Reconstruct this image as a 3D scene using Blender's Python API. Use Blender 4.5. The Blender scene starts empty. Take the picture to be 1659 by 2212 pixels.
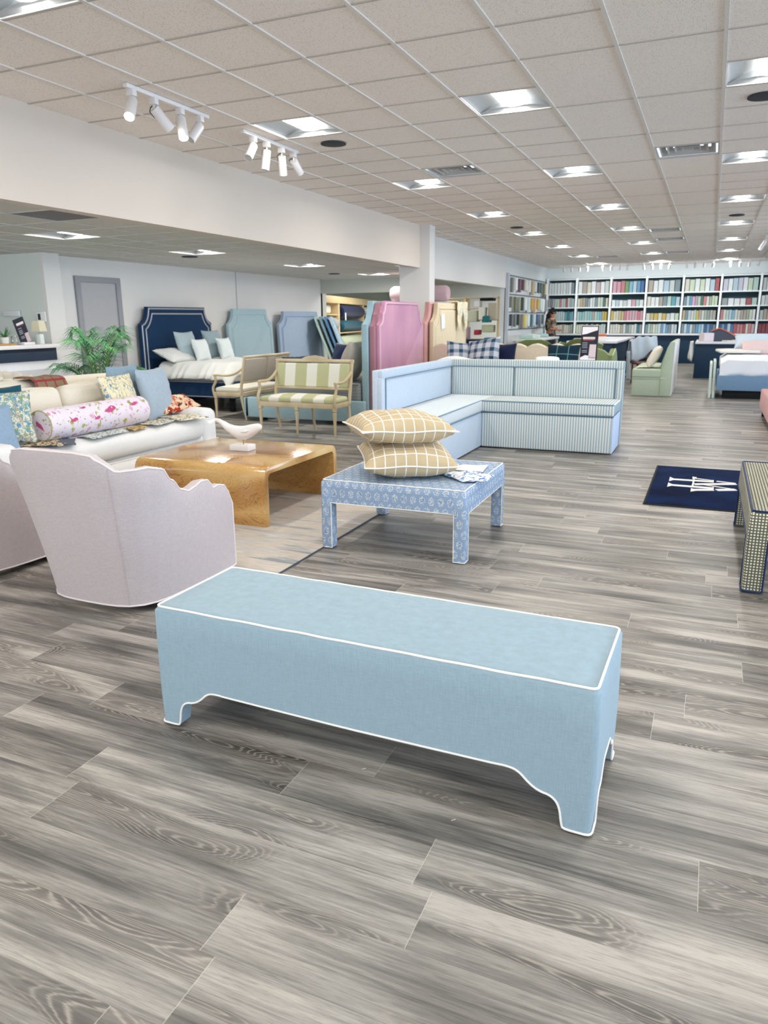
import bpy, bmesh, math, random
from mathutils import Vector, Matrix, Euler, noise
sc = bpy.context.scene
COL = sc.collection
PI = math.pi
# ------------------------------------------------------------------ camera, world, exposure
CAM = (0.0, 0.0, 1.45)
yaw, pit, rol, FPX = -0.4114, 0.2576, -0.0084, 1583.7
cy_, sy_, cp_, sp_ = math.cos(yaw), math.sin(yaw), math.cos(pit), math.sin(pit)
fw = Vector((sy_*cp_, cy_*cp_, -sp_)); r0 = Vector((cy_, -sy_, 0)); u0 = r0.cross(fw)
rr = math.cos(rol)*r0 + math.sin(rol)*u0; uu = -math.sin(rol)*r0 + math.cos(rol)*u0
cam = bpy.data.cameras.new('camera'); camo = bpy.data.objects.new('camera', cam); COL.objects.link(camo)
camo.matrix_world = Matrix(((rr.x, uu.x, -fw.x, CAM[0]), (rr.y, uu.y, -fw.y, CAM[1]), (rr.z, uu.z, -fw.z, CAM[2]), (0, 0, 0, 1)))
cam.sensor_fit = 'VERTICAL'; cam.sensor_height = 36.0; cam.lens = FPX/2212*36.0
cam.clip_start = 0.05; cam.clip_end = 200
cam.dof.use_dof = True; cam.dof.focus_distance = 2.9; cam.dof.aperture_fstop = 5.0
sc.camera = camo
sc.view_settings.view_transform = 'Standard'; sc.view_settings.look = 'None'
sc.view_settings.gamma = 1.0; sc.view_settings.use_curve_mapping = False
sc.view_settings.exposure = 0.6
w = bpy.data.worlds.new('world'); sc.world = w; w.use_nodes = True
w.node_tree.nodes['Background'].inputs[0].default_value = (0.75, 0.87, 1.0, 1)
w.node_tree.nodes['Background'].inputs[1].default_value = 1.0
TROFFER = 4.2       # emission of the ceiling light lenses
LAMPW = 14.5        # watts each ceiling light throws down
WINDOW = 1.0        # daylight factor
def arealight(name, loc, rot, sx, sy, power, color):
    l = bpy.data.lights.new(name, 'AREA'); l.shape = 'RECTANGLE'; l.size = sx; l.size_y = sy
    l.energy = power*WINDOW; l.color = color
    o = bpy.data.objects.new(name, l); COL.objects.link(o); o.location = loc; o.rotation_euler = rot
    return o
# daylight entering through the shop windows: behind the camera and along the right-hand wall
arealight('daylight_front', (0.0, -3.9, 1.5), (PI/2, 0, 0), 11.0, 2.4, 55, (0.97, 0.98, 1.0))
arealight('daylight_front', (-9.2, -3.9, 1.5), (PI/2, 0, 0), 5.6, 2.4, 150, (0.97, 0.98, 1.0))
arealight('stockroom_fill', (-8.0, 19.0, 2.55), (0, 0, 0), 1.2, 3.0, 70, (1.0, 0.97, 0.92))  # added unseen fill lights to brighten the dark stockroom, no fixtures there
arealight('stockroom_fill', (-6.6, 23.5, 2.55), (0, 0, 0), 1.2, 2.0, 60, (1.0, 0.97, 0.92))
arealight('stockroom_fill', (-6.6, 15.0, 2.3), (0, 0, 0), 1.2, 1.2, 8, (1.0, 0.97, 0.92))
arealight('daylight_right', (8.9, 3.0, 1.5), (PI/2, 0, PI/2), 9.0, 2.4, 360, (0.60, 0.76, 1.0))
arealight('daylight_right', (8.9, 15.0, 1.5), (PI/2, 0, PI/2), 10.0, 2.4, 300, (0.70, 0.83, 1.0))

# ------------------------------------------------------------------ helpers
def lin(h):
    h = h.lstrip('#'); v = [int(h[i:i+2], 16)/255 for i in (0, 2, 4)]
    return tuple(((c+.055)/1.055)**2.4 if c > .04045 else c/12.92 for c in v)+(1.0,)
class NT:
    def __init__(s, name, rough=.7, spec=.3, **kw):
        s.m = bpy.data.materials.new(name); s.m.use_nodes = True
        s.t = s.m.node_tree; s.b = s.t.nodes['Principled BSDF']
        s.b.inputs['Roughness'].default_value = rough
        s.b.inputs['Specular IOR Level'].default_value = spec
        for k, v in kw.items(): s.b.inputs[k].default_value = v
    def n(s, typ, _p=None, **ins):
        nd = s.t.nodes.new('ShaderNode'+typ)
        for k, v in (_p or {}).items(): setattr(nd, k, v)
        for k, v in ins.items():
            k = k.replace('_', ' ') if k.replace('_', ' ') in nd.inputs else k
            i = nd.inputs[int(k[1:])] if k[0] == 'i' and k[1:].isdigit() else nd.inputs[k]
            if hasattr(v, 'node') or isinstance(v, bpy.types.NodeSocket): s.t.links.new(v, i)
            else: i.default_value = v
        return nd
    def math(s, op, a, b=None, c=None):
        nd = s.t.nodes.new('ShaderNodeMath'); nd.operation = op
        for i, v in enumerate((a, b, c)):
            if v is None: continue
            if isinstance(v, bpy.types.NodeSocket): s.t.links.new(v, nd.inputs[i])
            else: nd.inputs[i].default_value = v
        return nd.outputs[0]
    def mix(s, f, a, b):
        nd = s.t.nodes.new('ShaderNodeMix'); nd.data_type = 'RGBA'
        for i, v in ((0, f), (6, a), (7, b)):
            if isinstance(v, bpy.types.NodeSocket): s.t.links.new(v, nd.inputs[i])
            else: nd.inputs[i].default_value = v
        return nd.outputs[2]
    def ramp(s, f, stops, interp='LINEAR'):
        nd = s.t.nodes.new('ShaderNodeValToRGB'); e = nd.color_ramp; e.interpolation = interp
        while len(e.elements) < len(stops): e.elements.new(.5)
        for el, (p, c) in zip(e.elements, stops): el.position = p; el.color = c
        s.t.links.new(f, nd.inputs[0]); return nd.outputs[0]
    def co(s, sc_=(1, 1, 1), rot=(0, 0, 0), loc=(0, 0, 0)):
        c = s.n('TexCoord'); m = s.n('Mapping', Vector=c.outputs['Object'], Scale=sc_, Rotation=rot, Location=loc)
        return m.outputs[0]
    def xyz(s, v):
        nd = s.n('SeparateXYZ', i0=v); return nd.outputs
    def col(s, c):
        if isinstance(c, bpy.types.NodeSocket): s.t.links.new(c, s.b.inputs['Base Color'])
        else: s.b.inputs['Base Color'].default_value = c
    def bump(s, h, st=.3, d=.01):
        b = s.n('Bump', Height=h, Strength=st, Distance=d); s.t.links.new(b.outputs[0], s.b.inputs['Normal'])
_mc = {}
def plain(hexc, rough=.6, spec=.3, metal=0.0):
    k = ('p', hexc, rough, spec, metal)
    if k not in _mc:
        t = NT('plain_'+hexc.strip('#'), rough, spec, Metallic=metal)
        ns = t.n('TexNoise', Vector=t.co(), Scale=9.0, Detail=3.0)
        c = lin(hexc); d = tuple(x*.93 for x in c[:3])+(1,)
        t.col(t.mix(ns.outputs[0], c, d)); _mc[k] = t.m
    return _mc[k]
def weave(t, amt=.35, f=700):
    v = t.co(); X, Y, Z = t.xyz(v)
    n1 = t.n('TexNoise', Vector=t.co((380, 380, 30)), Scale=1.0, Detail=2.0)
    n2 = t.n('TexNoise', Vector=t.co((30, 30, 380)), Scale=1.0, Detail=2.0)
    s_ = t.math('ADD', n1.outputs[0], n2.outputs[0]); s2 = t.math('MULTIPLY', s_, .5)
    return s2
def fabric(hexc, var=.10, rough=.9, bump=.25, blot=.06):
    k = ('f', hexc, var, blot)
    if k not in _mc:
        t = NT('fabric_'+hexc.strip('#'), rough, .15)
        wv = weave(t); c = lin(hexc); lo = tuple(x*(1-var*2.2) for x in c[:3])+(1,); hi = tuple(min(1, x*(1+var*1.6)) for x in c[:3])+(1,)
        cr = t.ramp(wv, [(.3, lo), (.7, hi)])
        bl = t.n('TexNoise', Vector=t.co(), Scale=2.2, Detail=2.0)
        t.col(t.mix(t.math('MULTIPLY', bl.outputs[0], blot*2), cr, lo)); t.bump(wv, bump, .002); _mc[k] = t.m
        t.b.inputs['Sheen Weight'].default_value = .15
    return _mc[k]
def stripes(name, c1, c2, period, duty=.5, axis=0, soft=.06, c3=None):
    t = NT(name, .9, .15); o = t.xyz(t.co()); s_ = o[axis]
    fr = t.math('FRACT', t.math('DIVIDE', t.math('ADD', s_, 50.0), period))
    tri = t.math('ABSOLUTE', t.math('SUBTRACT', fr, .5))
    f = t.n('MapRange', Value=tri, i1=duty/2-soft, i2=duty/2+soft).outputs[0]
    t.col(t.mix(f, lin(c1), lin(c2))); wv = weave(t); t.bump(wv, .2, .002); return t.m
def gridm(name, base, line, period, width, axes=(0, 1), base2=None):
    t = NT(name, .9, .15); o = t.xyz(t.co()); fs = []
    for a in axes:
        fr = t.math('FRACT', t.math('DIVIDE', t.math('ADD', o[a], 50.0+period/2), period))
        d = t.math('MULTIPLY', t.math('ABSOLUTE', t.math('SUBTRACT', fr, .5)), period)
        fs.append(t.n('MapRange', Value=d, i1=width*.35, i2=width*.65, i3=1.0, i4=0.0).outputs[0])
    f = t.math('MAXIMUM', fs[0], fs[1]); ns = t.n('TexNoise', Vector=t.co(), Scale=14.0, Detail=3.0)
    b = t.mix(ns.outputs[0], lin(base), lin(base2 or base)); t.col(t.mix(f, b, lin(line))); wv = weave(t); t.bump(wv, .2, .002); return t.m
def checks(name, c1, c2, period, hole=.55):
    t = NT(name, .9, .15); o = t.xyz(t.co()); fs = []
    for a in (0, 1, 2):
        fr = t.math('FRACT', t.math('DIVIDE', t.math('ADD', o[a], 50.0), period))
        fs.append(t.math('LESS_THAN', t.math('ABSOLUTE', t.math('SUBTRACT', fr, .5)), hole/2))
    # a dot only where the two in-plane axes agree: use the median of three tests
    a, b, c = fs; med = t.math('MAXIMUM', t.math('MINIMUM', a, b), t.math('MINIMUM', t.math('MAXIMUM', a, b), c))
    nrm = t.n('TexCoord').outputs['Normal']; N = t.xyz(nrm); ax = [t.math('GREATER_THAN', t.math('ABSOLUTE', N[i]), .6) for i in range(3)]
    f = t.math('ADD', t.math('MULTIPLY', ax[2], t.math('MULTIPLY', a, b)), t.math('ADD', t.math('MULTIPLY', ax[0], t.math('MULTIPLY', b, c)), t.math('MULTIPLY', ax[1], t.math('MULTIPLY', a, c))))
    t.col(t.mix(f, lin(c1), lin(c2))); return t.m
def printed(name, base, cols, scale, thr=.32, thr2=.25, blob=.5, vines=.8):
    """fabric print: scattered leaves and flowers of the given colours on a base colour"""
    t = NT(name, .88, .15); v = t.co()
    nz = t.n('TexNoise', Vector=v, Scale=scale*.8, Detail=2.0)
    vv = t.n('VectorMath', {'operation': 'MULTIPLY_ADD'}, i0=nz.outputs['Color'], i1=(.9/scale,)*3, i2=v).outputs[0]
    out = lin(base)
    for i, (sc2, th) in enumerate(((scale, thr), (scale*2.3, thr2))):
        vo = t.n('TexVoronoi', Vector=vv, Scale=sc2); pick = t.xyz(vo.outputs['Color'])[i]
        cc = t.ramp(pick, [(j/len(cols), lin(c)) for j, c in enumerate(cols)], 'CONSTANT')
        n3 = t.n('TexNoise', Vector=v, Scale=sc2*3.0, Detail=1.0)
        d = t.math('ADD', vo.outputs['Distance'], t.math('MULTIPLY', t.math('SUBTRACT', n3.outputs[0], .5), blob))
        f = t.n('MapRange', Value=d, i1=th-.03, i2=th+.03, i3=1.0, i4=0.0).outputs[0]
        out = t.mix(f, out, cc)
    st = t.n('TexWave', {'wave_type': 'BANDS'}, Vector=vv, Scale=scale*.22, Distortion=14.0, Detail=2.0)
    f = t.n('MapRange', Value=st.outputs['Fac'], i1=.955, i2=.975).outputs[0]
    t.col(t.mix(t.math('MULTIPLY', f, vines), out, lin(cols[0]))); return t.m
def emit(name, color, strength):
    t = NT(name); t.b.inputs['Emission Color'].default_value = color; t.b.inputs['Emission Strength'].default_value = strength
    t.col(color); return t.m

class MB:
    def __init__(s): s.b = bmesh.new(); s.m = Matrix.Identity(4); s.mi = 0
    def v(s, p): return s.b.verts.new(s.m @ Vector(p))
    def f(s, vs):
        try: f = s.b.faces.new(vs); f.material_index = s.mi; return f
        except ValueError: return None
    def at(s, loc=(0, 0, 0), rot=(0, 0, 0), sc_=(1, 1, 1)):
        s.m = Matrix.LocRotScale(Vector(loc), Euler(rot), Vector(sc_)); return s
    def box(s, x0, x1, y0, y1, z0, z1, bev=0):
        vs = [s.v((x, y, z)) for z in (z0, z1) for y in (y0, y1) for x in (x0, x1)]
        fs = [s.f([vs[i] for i in q]) for q in ((0, 2, 3, 1), (4, 5, 7, 6), (0, 1, 5, 4), (2, 6, 7, 3), (0, 4, 6, 2), (1, 3, 7, 5))]
        if bev:
            es = list({e for f in fs for e in f.edges})
            bmesh.ops.bevel(s.b, geom=es, offset=bev, segments=2, profile=.5, affect='EDGES')
        return s
    def prism(s, pts, axis, a, b, bev=0):
        """outline pts (2d) extruded along axis (0 x,1 y,2 z) from a to b"""
        def P(p, d): return {0: (d, p[0], p[1]), 1: (p[0], d, p[1]), 2: (p[0], p[1], d)}[axis]
        A = [s.v(P(p, a)) for p in pts]; B = [s.v(P(p, b)) for p in pts]; n = len(pts)
        fs = [s.f(A[::-1]), s.f(B)]+[s.f([A[i], A[(i+1) % n], B[(i+1) % n], B[i]]) for i in range(n)]
        if bev:
            es = list({e for f in fs[:2] if f for e in f.edges})
            bmesh.ops.bevel(s.b, geom=es, offset=bev, segments=2, profile=.5, affect='EDGES')
        return s
    def grid(s, fn, nu, nv, wrap=False):
        g = [[s.v(fn(i/nu, j/nv)) for j in range(nv+(0 if wrap else 1))] for i in range(nu+1)]
        m = len(g[0])
        for i in range(nu):
            for j in range(nv if wrap else nv):
                j2 = (j+1) % m if wrap else j+1
                s.f([g[i][j], g[i+1][j], g[i+1][j2], g[i][j2]])
        return g
    def rings(s, rs, cap=True):
        R = [[s.v(p) for p in r] for r in rs]; n = len(R[0])
        for a, b in zip(R, R[1:]):
            for i in range(n): s.f([a[i], a[(i+1) % n], b[(i+1) % n], b[i]])
        if cap: s.f(R[0][::-1]); s.f(R[-1])
        return R
    def tube(s, path, r, n=6, closed=False, cap=True):
        P = [Vector(p) for p in path]; N = len(P); rs = []; up = None
        for i in range(N):
            if closed: d = P[(i+1) % N]-P[i-1]
            else: d = P[min(i+1, N-1)]-P[max(i-1, 0)]
            if d.length < 1e-9: d = Vector((0, 0, 1))
            d.normalize()
            if up is None:
                up = Vector((0, 0, 1)) if abs(d.z) < .9 else Vector((1, 0, 0))
            a = d.cross(up)
            if a.length < 1e-5: a = d.cross(Vector((0, 1, .3)))
            a.normalize(); b = a.cross(d).normalized(); up = b
            rad = r[i] if isinstance(r, (list, tuple)) else r
            rs.append([P[i]+rad*(math.cos(2*PI*k/n)*a+math.sin(2*PI*k/n)*b) for k in range(n)])
        if closed:
            R = [[s.v(p) for p in q] for q in rs]
            for i in range(N):
                A, B = R[i], R[(i+1) % N]
                for k in range(n): s.f([A[k], A[(k+1) % n], B[(k+1) % n], B[k]])
        else: s.rings(rs, cap)
        return s
    def lathe(s, prof, c=(0, 0), n=20):
        rs = [[(c[0]+r*math.cos(2*PI*k/n), c[1]+r*math.sin(2*PI*k/n), z) for k in range(n)] for r, z in prof]
        s.rings(rs); return s
    def soft(s, x0, x1, y0, y1, z0, z1, r=.03, dome=.0, rc=None, n=5, under=0):
        """upholstered block with rounded edges and a domed top"""
        rc = rc or r; w_, d_ = x1-x0, y1-y0; cx, cy = (x0+x1)/2, (y0+y1)/2
        def loop(ins, z, dm=0):
            W, D = w_/2-ins, d_/2-ins; q = max(rc-ins, .002); q = min(q, W, D); L = []
            for k, (sx, sy) in enumerate(((1, 1), (-1, 1), (-1, -1), (1, -1))):
                for j in range(n+1):
                    a = (k+j/n)*PI/2; L.append((cx+sx*(W-q)+q*math.cos(a), cy+sy*(D-q)+q*math.sin(a), z))
                # straight edge subdivisions
                nx = [(-1, 1), (-1, -1), (1, -1), (1, 1)][k]
                a = (k+1)*PI/2; p = L[-1]; qx = (cx+nx[0]*(W-q)+q*math.cos(a), cy+nx[1]*(D-q)+q*math.sin(a))
                for j in range(1, 6): L.append((p[0]+(qx[0]-p[0])*j/6, p[1]+(qx[1]-p[1])*j/6, z))
            return L
        rs = []
        for j in range(4): a = j/3*PI/2; rs.append(loop(r*(1-math.sin(a)), z0+r*(1-math.cos(a))))
        for j in range(4): a = j/3*PI/2; rs.append(loop(r*(1-math.cos(a)), z1-r+r*math.sin(a)))
        base = rs[-1]
        for k in (.8, .6, .4, .2, .02):
            rs.append([(cx+(p[0]-cx)*k, cy+(p[1]-cy)*k, z1+dome*(1-(k)**2)) for p in base])
        s.rings(rs); return s
    def build(s, name, mats, parent=None, smooth=True, ang=35, loc=None, rot=None):
        me = bpy.data.meshes.new(name); bmesh.ops.recalc_face_normals(s.b, faces=s.b.faces)
        s.b.to_mesh(me); s.b.free()
        for m in (mats if isinstance(mats, (list, tuple)) else [mats]): me.materials.append(m)
        if smooth:
            for p in me.polygons: p.use_smooth = True
            me.set_sharp_from_angle(angle=math.radians(ang))
        o = bpy.data.objects.new(name, me); COL.objects.link(o)
        if parent: o.parent = parent
        if loc: o.location = loc
        if rot: o.rotation_euler = rot
        return o
def tag(o, label, cat, group=None, kind=None):
    o['label'] = label; o['category'] = cat
    if group: o['group'] = group
    if kind: o['kind'] = kind
    return o
def thing(name, label, cat, loc=(0, 0, 0), rz=0, group=None):
    o = bpy.data.objects.new(name, None); COL.objects.link(o); o.location = loc; o.rotation_euler = (0, 0, rz)
    return tag(o, label, cat, group)
def struct(o): o['kind'] = 'structure'; return o
def dup(root, loc, rot, label, group=None):
    kids = {}
    for c in bpy.data.objects:
        if c.parent: kids.setdefault(c.parent.name, []).append(c)
    def cp(o, par):
        n = o.copy(); COL.objects.link(n); n.parent = par
        for c in kids.get(o.name, []): cp(c, n)
        return n
    r = cp(root, None); r.location = loc; r.rotation_euler = rot if isinstance(rot, tuple) else (0, 0, rot)
    r['label'] = label
    if group: r['group'] = group
    return r
def solid(o, th):
    m = o.modifiers.new('solidify', 'SOLIDIFY'); m.thickness = th; return o
def lerp_path(pts, step=.02):
    out = []
    for a, b in zip(pts, pts[1:]):
        a, b = Vector(a), Vector(b); n = max(1, int((b-a).length/step))
        for i in range(n): out.append(a.lerp(b, i/n))
    out.append(Vector(pts[-1])); return out
def smoothpts(pts, it=2):
    for _ in range(it):
        q = [pts[0]]
        for a, b in zip(pts, pts[1:]):
            q.append(tuple(.75*x+.25*y for x, y in zip(a, b))); q.append(tuple(.25*x+.75*y for x, y in zip(a, b)))
        q.append(pts[-1]); pts = q
    return pts
def pillow(name, w_, h_, t_, mat, label, cat, loc, rot, group=None, pipe=None, wr=.012, parent=None, seed=0, pinch=.06, n=22, pr=.005):
    """throw pillow in its own x-y plane, thickness along z"""
    m = MB(); so = Vector((seed*7.3, seed*3.1, 1.7))
    def P(u, v, sg):
        U, V = 2*u-1, 2*v-1
        x = w_/2*U*(1-pinch*(1-V*V)); y = h_/2*V*(1-pinch*(1-U*U))
        e = max(0, (1-U*U)*(1-V*V)); z = sg*t_/2*e**.42
        nz = noise.noise(Vector((x*7, y*7, sg*3))+so)*wr*min(1, e*3)
        ed = min(1-abs(U), 1-abs(V)); nz += wr*.5*math.sin((x if 1-abs(V) < 1-abs(U) else y)*75+seed)*max(0, 1-ed*5)*min(1, ed*14)
        return (x, y, z+sg*nz + .006*math.sin(U*5+seed)*math.sin(V*4))
    def gr(sg): return [[P(i/n, j/n, sg) for j in range(n+1)] for i in range(n+1)]
    T, B = gr(1), gr(-1); vt = {}; 
    for i in range(n+1):
        for j in range(n+1):
            e = i in (0, n) or j in (0, n)
            a = m.v(T[i][j]); vt[i, j, 1] = a; vt[i, j, -1] = a if e else m.v(B[i][j])
    for i in range(n):
        for j in range(n):
            m.f([vt[i, j, 1], vt[i+1, j, 1], vt[i+1, j+1, 1], vt[i, j+1, 1]]); m.f([vt[i, j, -1], vt[i, j+1, -1], vt[i+1, j+1, -1], vt[i+1, j, -1]])
    o = m.build(name, mat, parent, ang=70, loc=loc, rot=rot)
    if label: tag(o, label, cat, group)
    if pipe:
        pa = [P(i/n, 0, 1) for i in range(n)]+[P(1, i/n, 1) for i in range(n)]+[P(1-i/n, 1, 1) for i in range(n)]+[P(0, 1-i/n, 1) for i in range(n)]
        MB().tube(pa, pr, 6, closed=True).build('piping', pipe, o)
    return o
def rrect(w_, d_, r, nseg=5, sub=None, off=0):
    """rounded rectangle loop as list of (x, y, side, dist along side 0..L)"""
    W, D = w_/2-off, d_/2-off
    return W, D

# ------------------------------------------------------------------ materials
WHITE = plain('#e9e6e0', .6); PIPEW = fabric('#f2efe8', .04)
def floor_mat():
    t = NT('grey_oak_plank', .42, .38); v = t.co(); X, Y, Z = t.xyz(v)
    yy = t.math('DIVIDE', t.math('ADD', Y, 40-.105), .19533)
    row = t.math('FLOOR', yy); fy = t.math('FRACT', yy)
    wn = t.n('TexWhiteNoise', {'noise_dimensions': '1D'}, W=row).outputs['Value']
    xx = t.math('DIVIDE', t.math('ADD', t.math('ADD', X, 60), t.math('MULTIPLY', wn, 1.22)), 1.22)
    pl = t.math('FLOOR', xx); fx = t.math('FRACT', xx)
    cmb = t.n('CombineXYZ', X=pl, Y=row, Z=0.0).outputs[0]
    w2 = t.n('TexWhiteNoise', {'noise_dimensions': '2D'}, Vector=cmb); pr = w2.outputs['Value']
    off = t.n('VectorMath', {'operation': 'MULTIPLY_ADD'}, i0=w2.outputs['Color'], i1=(17., 9., 5.), i2=v).outputs[0]
    def mp(sx, sy): return t.n('Mapping', Vector=off, Scale=(sx, sy, 1)).outputs[0]
    band = t.n('TexNoise', Vector=mp(.9, 7.5), Scale=1.0, Detail=3.0, Roughness=.5, Distortion=.4).outputs[0]
    fine = t.n('TexNoise', Vector=mp(4, 110), Scale=1.0, Detail=4.0, Roughness=.65).outputs[0]
    strk = t.n('TexNoise', Vector=mp(.7, 26), Scale=1.0, Detail=2.0, Roughness=.5).outputs[0]
    fine2 = t.n('TexNoise', Vector=mp(16, 420), Scale=1.0, Detail=2.0, Roughness=.6).outputs[0]
    # cathedral grain: rings of a stretched noise field
    fld = t.n('TexNoise', Vector=mp(1.15, 7.5), Scale=1.0, Detail=1.5, Roughness=.4, Distortion=.35).outputs[0]
    rg = t.math('SINE', t.math('ADD', t.math('MULTIPLY', fld, 300.0), t.math('MULTIPLY', fine, 7.0))); rg = t.math('POWER', t.math('MULTIPLY', t.math('ADD', rg, 1), .5), 4.0)
    dark = t.n('MapRange', Value=fld, i1=.53, i2=.61).outputs[0]
    base = t.ramp(t.math('ADD', t.math('ADD', t.math('MULTIPLY', band, .66), t.math('MULTIPLY', strk, .17)), t.math('MULTIPLY', fine, .31)), [(.37, lin('#3c3a38')), (.46, lin('#605d58')), (.55, lin('#87837c')), (.68, lin('#b8b2a9'))])
    base = t.mix(t.math('MULTIPLY', dark, .55), base, lin('#45403a'))
    base = t.mix(t.math('MULTIPLY', t.math('MULTIPLY', rg, dark), .55), base, lin('#bbb3a7'))
    base = t.mix(t.math('MULTIPLY', t.n('MapRange', Value=fine2, i1=.52, i2=.75).outputs[0], .5), base, lin('#45403b'))
    base = t.mix(t.math('MULTIPLY', t.math('SUBTRACT', pr, .35), .28), base, lin('#46423d'))
    ex = t.math('LESS_THAN', fx, .0014); ey = t.math('LESS_THAN', fy, .007)
    base = t.mix(t.math('MULTIPLY', ex, .55), base, lin('#d8d2c6')); base = t.mix(t.math('MULTIPLY', ey, .35), base, lin('#4c463f'))
    t.col(base); t.b.inputs['Specular Tint'].default_value = (.9, .95, 1, 1)
    t.bump(t.math('ADD', fine, t.math('MULTIPLY', fine2, .6)), .12, .003)
    rgh = t.n('MapRange', Value=fine, i3=.30, i4=.46); t.t.links.new(rgh.outputs[0], t.b.inputs['Roughness'])
    return t.m
def tile_mat(name, hexc):
    t = NT(name, .95, .05); v = t.co(); ns = t.n('TexNoise', Vector=v, Scale=160.0, Detail=2.0)
    vo = t.n('TexVoronoi', Vector=v, Scale=90.0); pk = t.xyz(vo.outputs['Color'])[0]
    pit_ = t.math('MULTIPLY', t.math('LESS_THAN', vo.outputs['Distance'], .28), t.math('GREATER_THAN', pk, .45))
    c = lin(hexc); t.col(t.mix(t.math('MULTIPLY', pit_, .65), t.mix(ns.outputs[0], c, tuple(x*.93 for x in c[:3])+(1,)), tuple(x*.45 for x in c[:3])+(1,)))
    t.bump(t.math('SUBTRACT', ns.outputs[0], pit_), .35, .004); return t.m
def wall_mat(hexc):
    t = NT('painted_wall_'+hexc.strip('#'), .75, .2); ns = t.n('TexNoise', Vector=t.co(), Scale=1.3, Detail=3.0)
    n2 = t.n('TexNoise', Vector=t.co(), Scale=220.0, Detail=1.0); c = lin(hexc)
    t.col(t.mix(ns.outputs[0], c, tuple(x*.95 for x in c[:3])+(1,))); t.bump(n2.outputs[0], .05, .002); return t.m
def wood_mat(name, cs, ax=0, scale=1.0, rough=.25, dens=60.0, spec=.5):
    t = NT(name, rough, spec); st = [3, 3, 3]; st[ax] = .9
    v = t.co(tuple(s*scale for s in st)); f = t.n('TexNoise', Vector=v, Scale=1.0, Detail=3.0, Roughness=.5, Distortion=.6).outputs[0]
    rg = t.math('MULTIPLY', t.math('ADD', t.math('SINE', t.math('MULTIPLY', f, dens)), 1), .5)
    st2 = [90, 90, 90]; st2[ax] = 6
    fi = t.n('TexNoise', Vector=t.co(tuple(s*scale for s in st2)), Scale=1.0, Detail=3.0).outputs[0]
    b = t.ramp(f, [(.36, lin(cs[0])), (.5, lin(cs[1])), (.62, lin(cs[2])), (.72, lin(cs[3]))])
    b = t.mix(t.math('MULTIPLY', rg, .34), b, lin(cs[4])); b = t.mix(t.math('MULTIPLY', fi, .3), b, lin(cs[2])); t.col(b); return t.m
def olive():
    t = NT('olive_wood', .16, .5)
    f = t.n('TexNoise', Vector=t.co((1.3, 5.0, 5.0)), Scale=1.0, Detail=4.0, Roughness=.55, Distortion=1.1).outputs[0]
    g = t.n('TexNoise', Vector=t.co((.9, 2.4, 2.4), loc=(3, 7, 1)), Scale=1.0, Detail=2.0, Distortion=.6).outputs[0]
    ln = t.math('ABSOLUTE', t.math('SINE', t.math('MULTIPLY', f, 75.0))); ln = t.n('MapRange', Value=ln, i1=.0, i2=.5, i3=1.0, i4=0.0).outputs[0]
    msk = t.n('MapRange', Value=g, i1=.38, i2=.56).outputs[0]
    b = t.ramp(g, [(.35, lin('#e3c48a')), (.48, lin('#d6ad6c')), (.58, lin('#bd8c4c')), (.68, lin('#94673a'))])
    fi = t.n('TexNoise', Vector=t.co((8, 120, 120)), Scale=1.0, Detail=3.0).outputs[0]
    b = t.mix(t.math('MULTIPLY', fi, .28), b, lin('#a97a42'))
    t.col(t.mix(t.math('MULTIPLY', t.math('MULTIPLY', ln, msk), .6), b, lin('#633e1e'))); t.b.inputs['Coat Weight'].default_value = .4; t.b.inputs['Coat Roughness'].default_value = .08; return t.m
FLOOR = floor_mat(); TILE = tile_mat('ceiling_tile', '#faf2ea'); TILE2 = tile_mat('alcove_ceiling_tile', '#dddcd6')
GRIDM = plain('#e4dfd8', .45, .4); WALLW = wall_mat('#ded4c8'); WALLG = wall_mat('#dfe6e0'); WALLC = wall_mat('#e4e3e0')
NAVY = plain('#1f2c40', .7); NAVYF = fabric('#123a63', .12); LENS = emit('light_lens', (1, .985, .96, 1), TROFFER)
OLIVE = olive()
PINE = wood_mat('pine', ['#e3cfa4', '#d9c294', '#cfb686', '#c4a873', '#c9ae7c'], 0, .6, .5, 30)
PALEWOOD = wood_mat('limed_wood', ['#dccfb4', '#d3c4a6', '#c9b998', '#bfae8a', '#c4b493'], 2, 1.0, .5, 25, .3)
BLACK = plain('#17181c', .6)
G = .6096; XG = -4.353; YG = 6.422; CZ = 3.053; AZ = 2.385; SX = -4.925
# ------------------------------------------------------------------ the setting
m = MB(); m.box(-13, 9, -4, 26.4, -.05, 0); struct(m.build('floor', FLOOR, smooth=False))
# light cells (i, j): cell i spans XG+i*G .. , j spans YG+(j-1)*G .. YG+j*G
rows = [YG-G/2+3.048*k for k in range(-2, 7)]
cols_ = [XG+G*1.5, XG+G*4.5, XG+G*7.5, XG+G*10.5]
cells = set()
for X in cols_:
    for Y in rows: cells.add((round((X-XG)/G-.5), round((Y-YG)/G-.5)))
vents = [(2, 3), (6, 3), (5, 15), (5, 18), (5, 24), (2, 25)]
m = MB()
ilo, ihi = -8, 22; jlo, jhi = -18, 33
for i in range(ilo, ihi):
    for j in range(jlo, jhi):
        if (i, j) in cells or (i, j) in vents: continue
        x0, x1, y0, y1 = XG+i*G, XG+(i+1)*G, YG+j*G, YG+(j+1)*G
        if x1 <= -5.45: continue
        x0 = max(x0, -5.45); x1 = min(x1, 9); y0 = max(y0, -4); y1 = min(y1, 26.4)
        if x1-x0 < .01 or y1-y0 < .01: continue
        m.f([m.v((x0, y0, CZ)), m.v((x0, y1, CZ)), m.v((x1, y1, CZ)), m.v((x1, y0, CZ))])
struct(m.build('ceiling', TILE, smooth=False))
m = MB(); rnd = random.Random(3)
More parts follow.
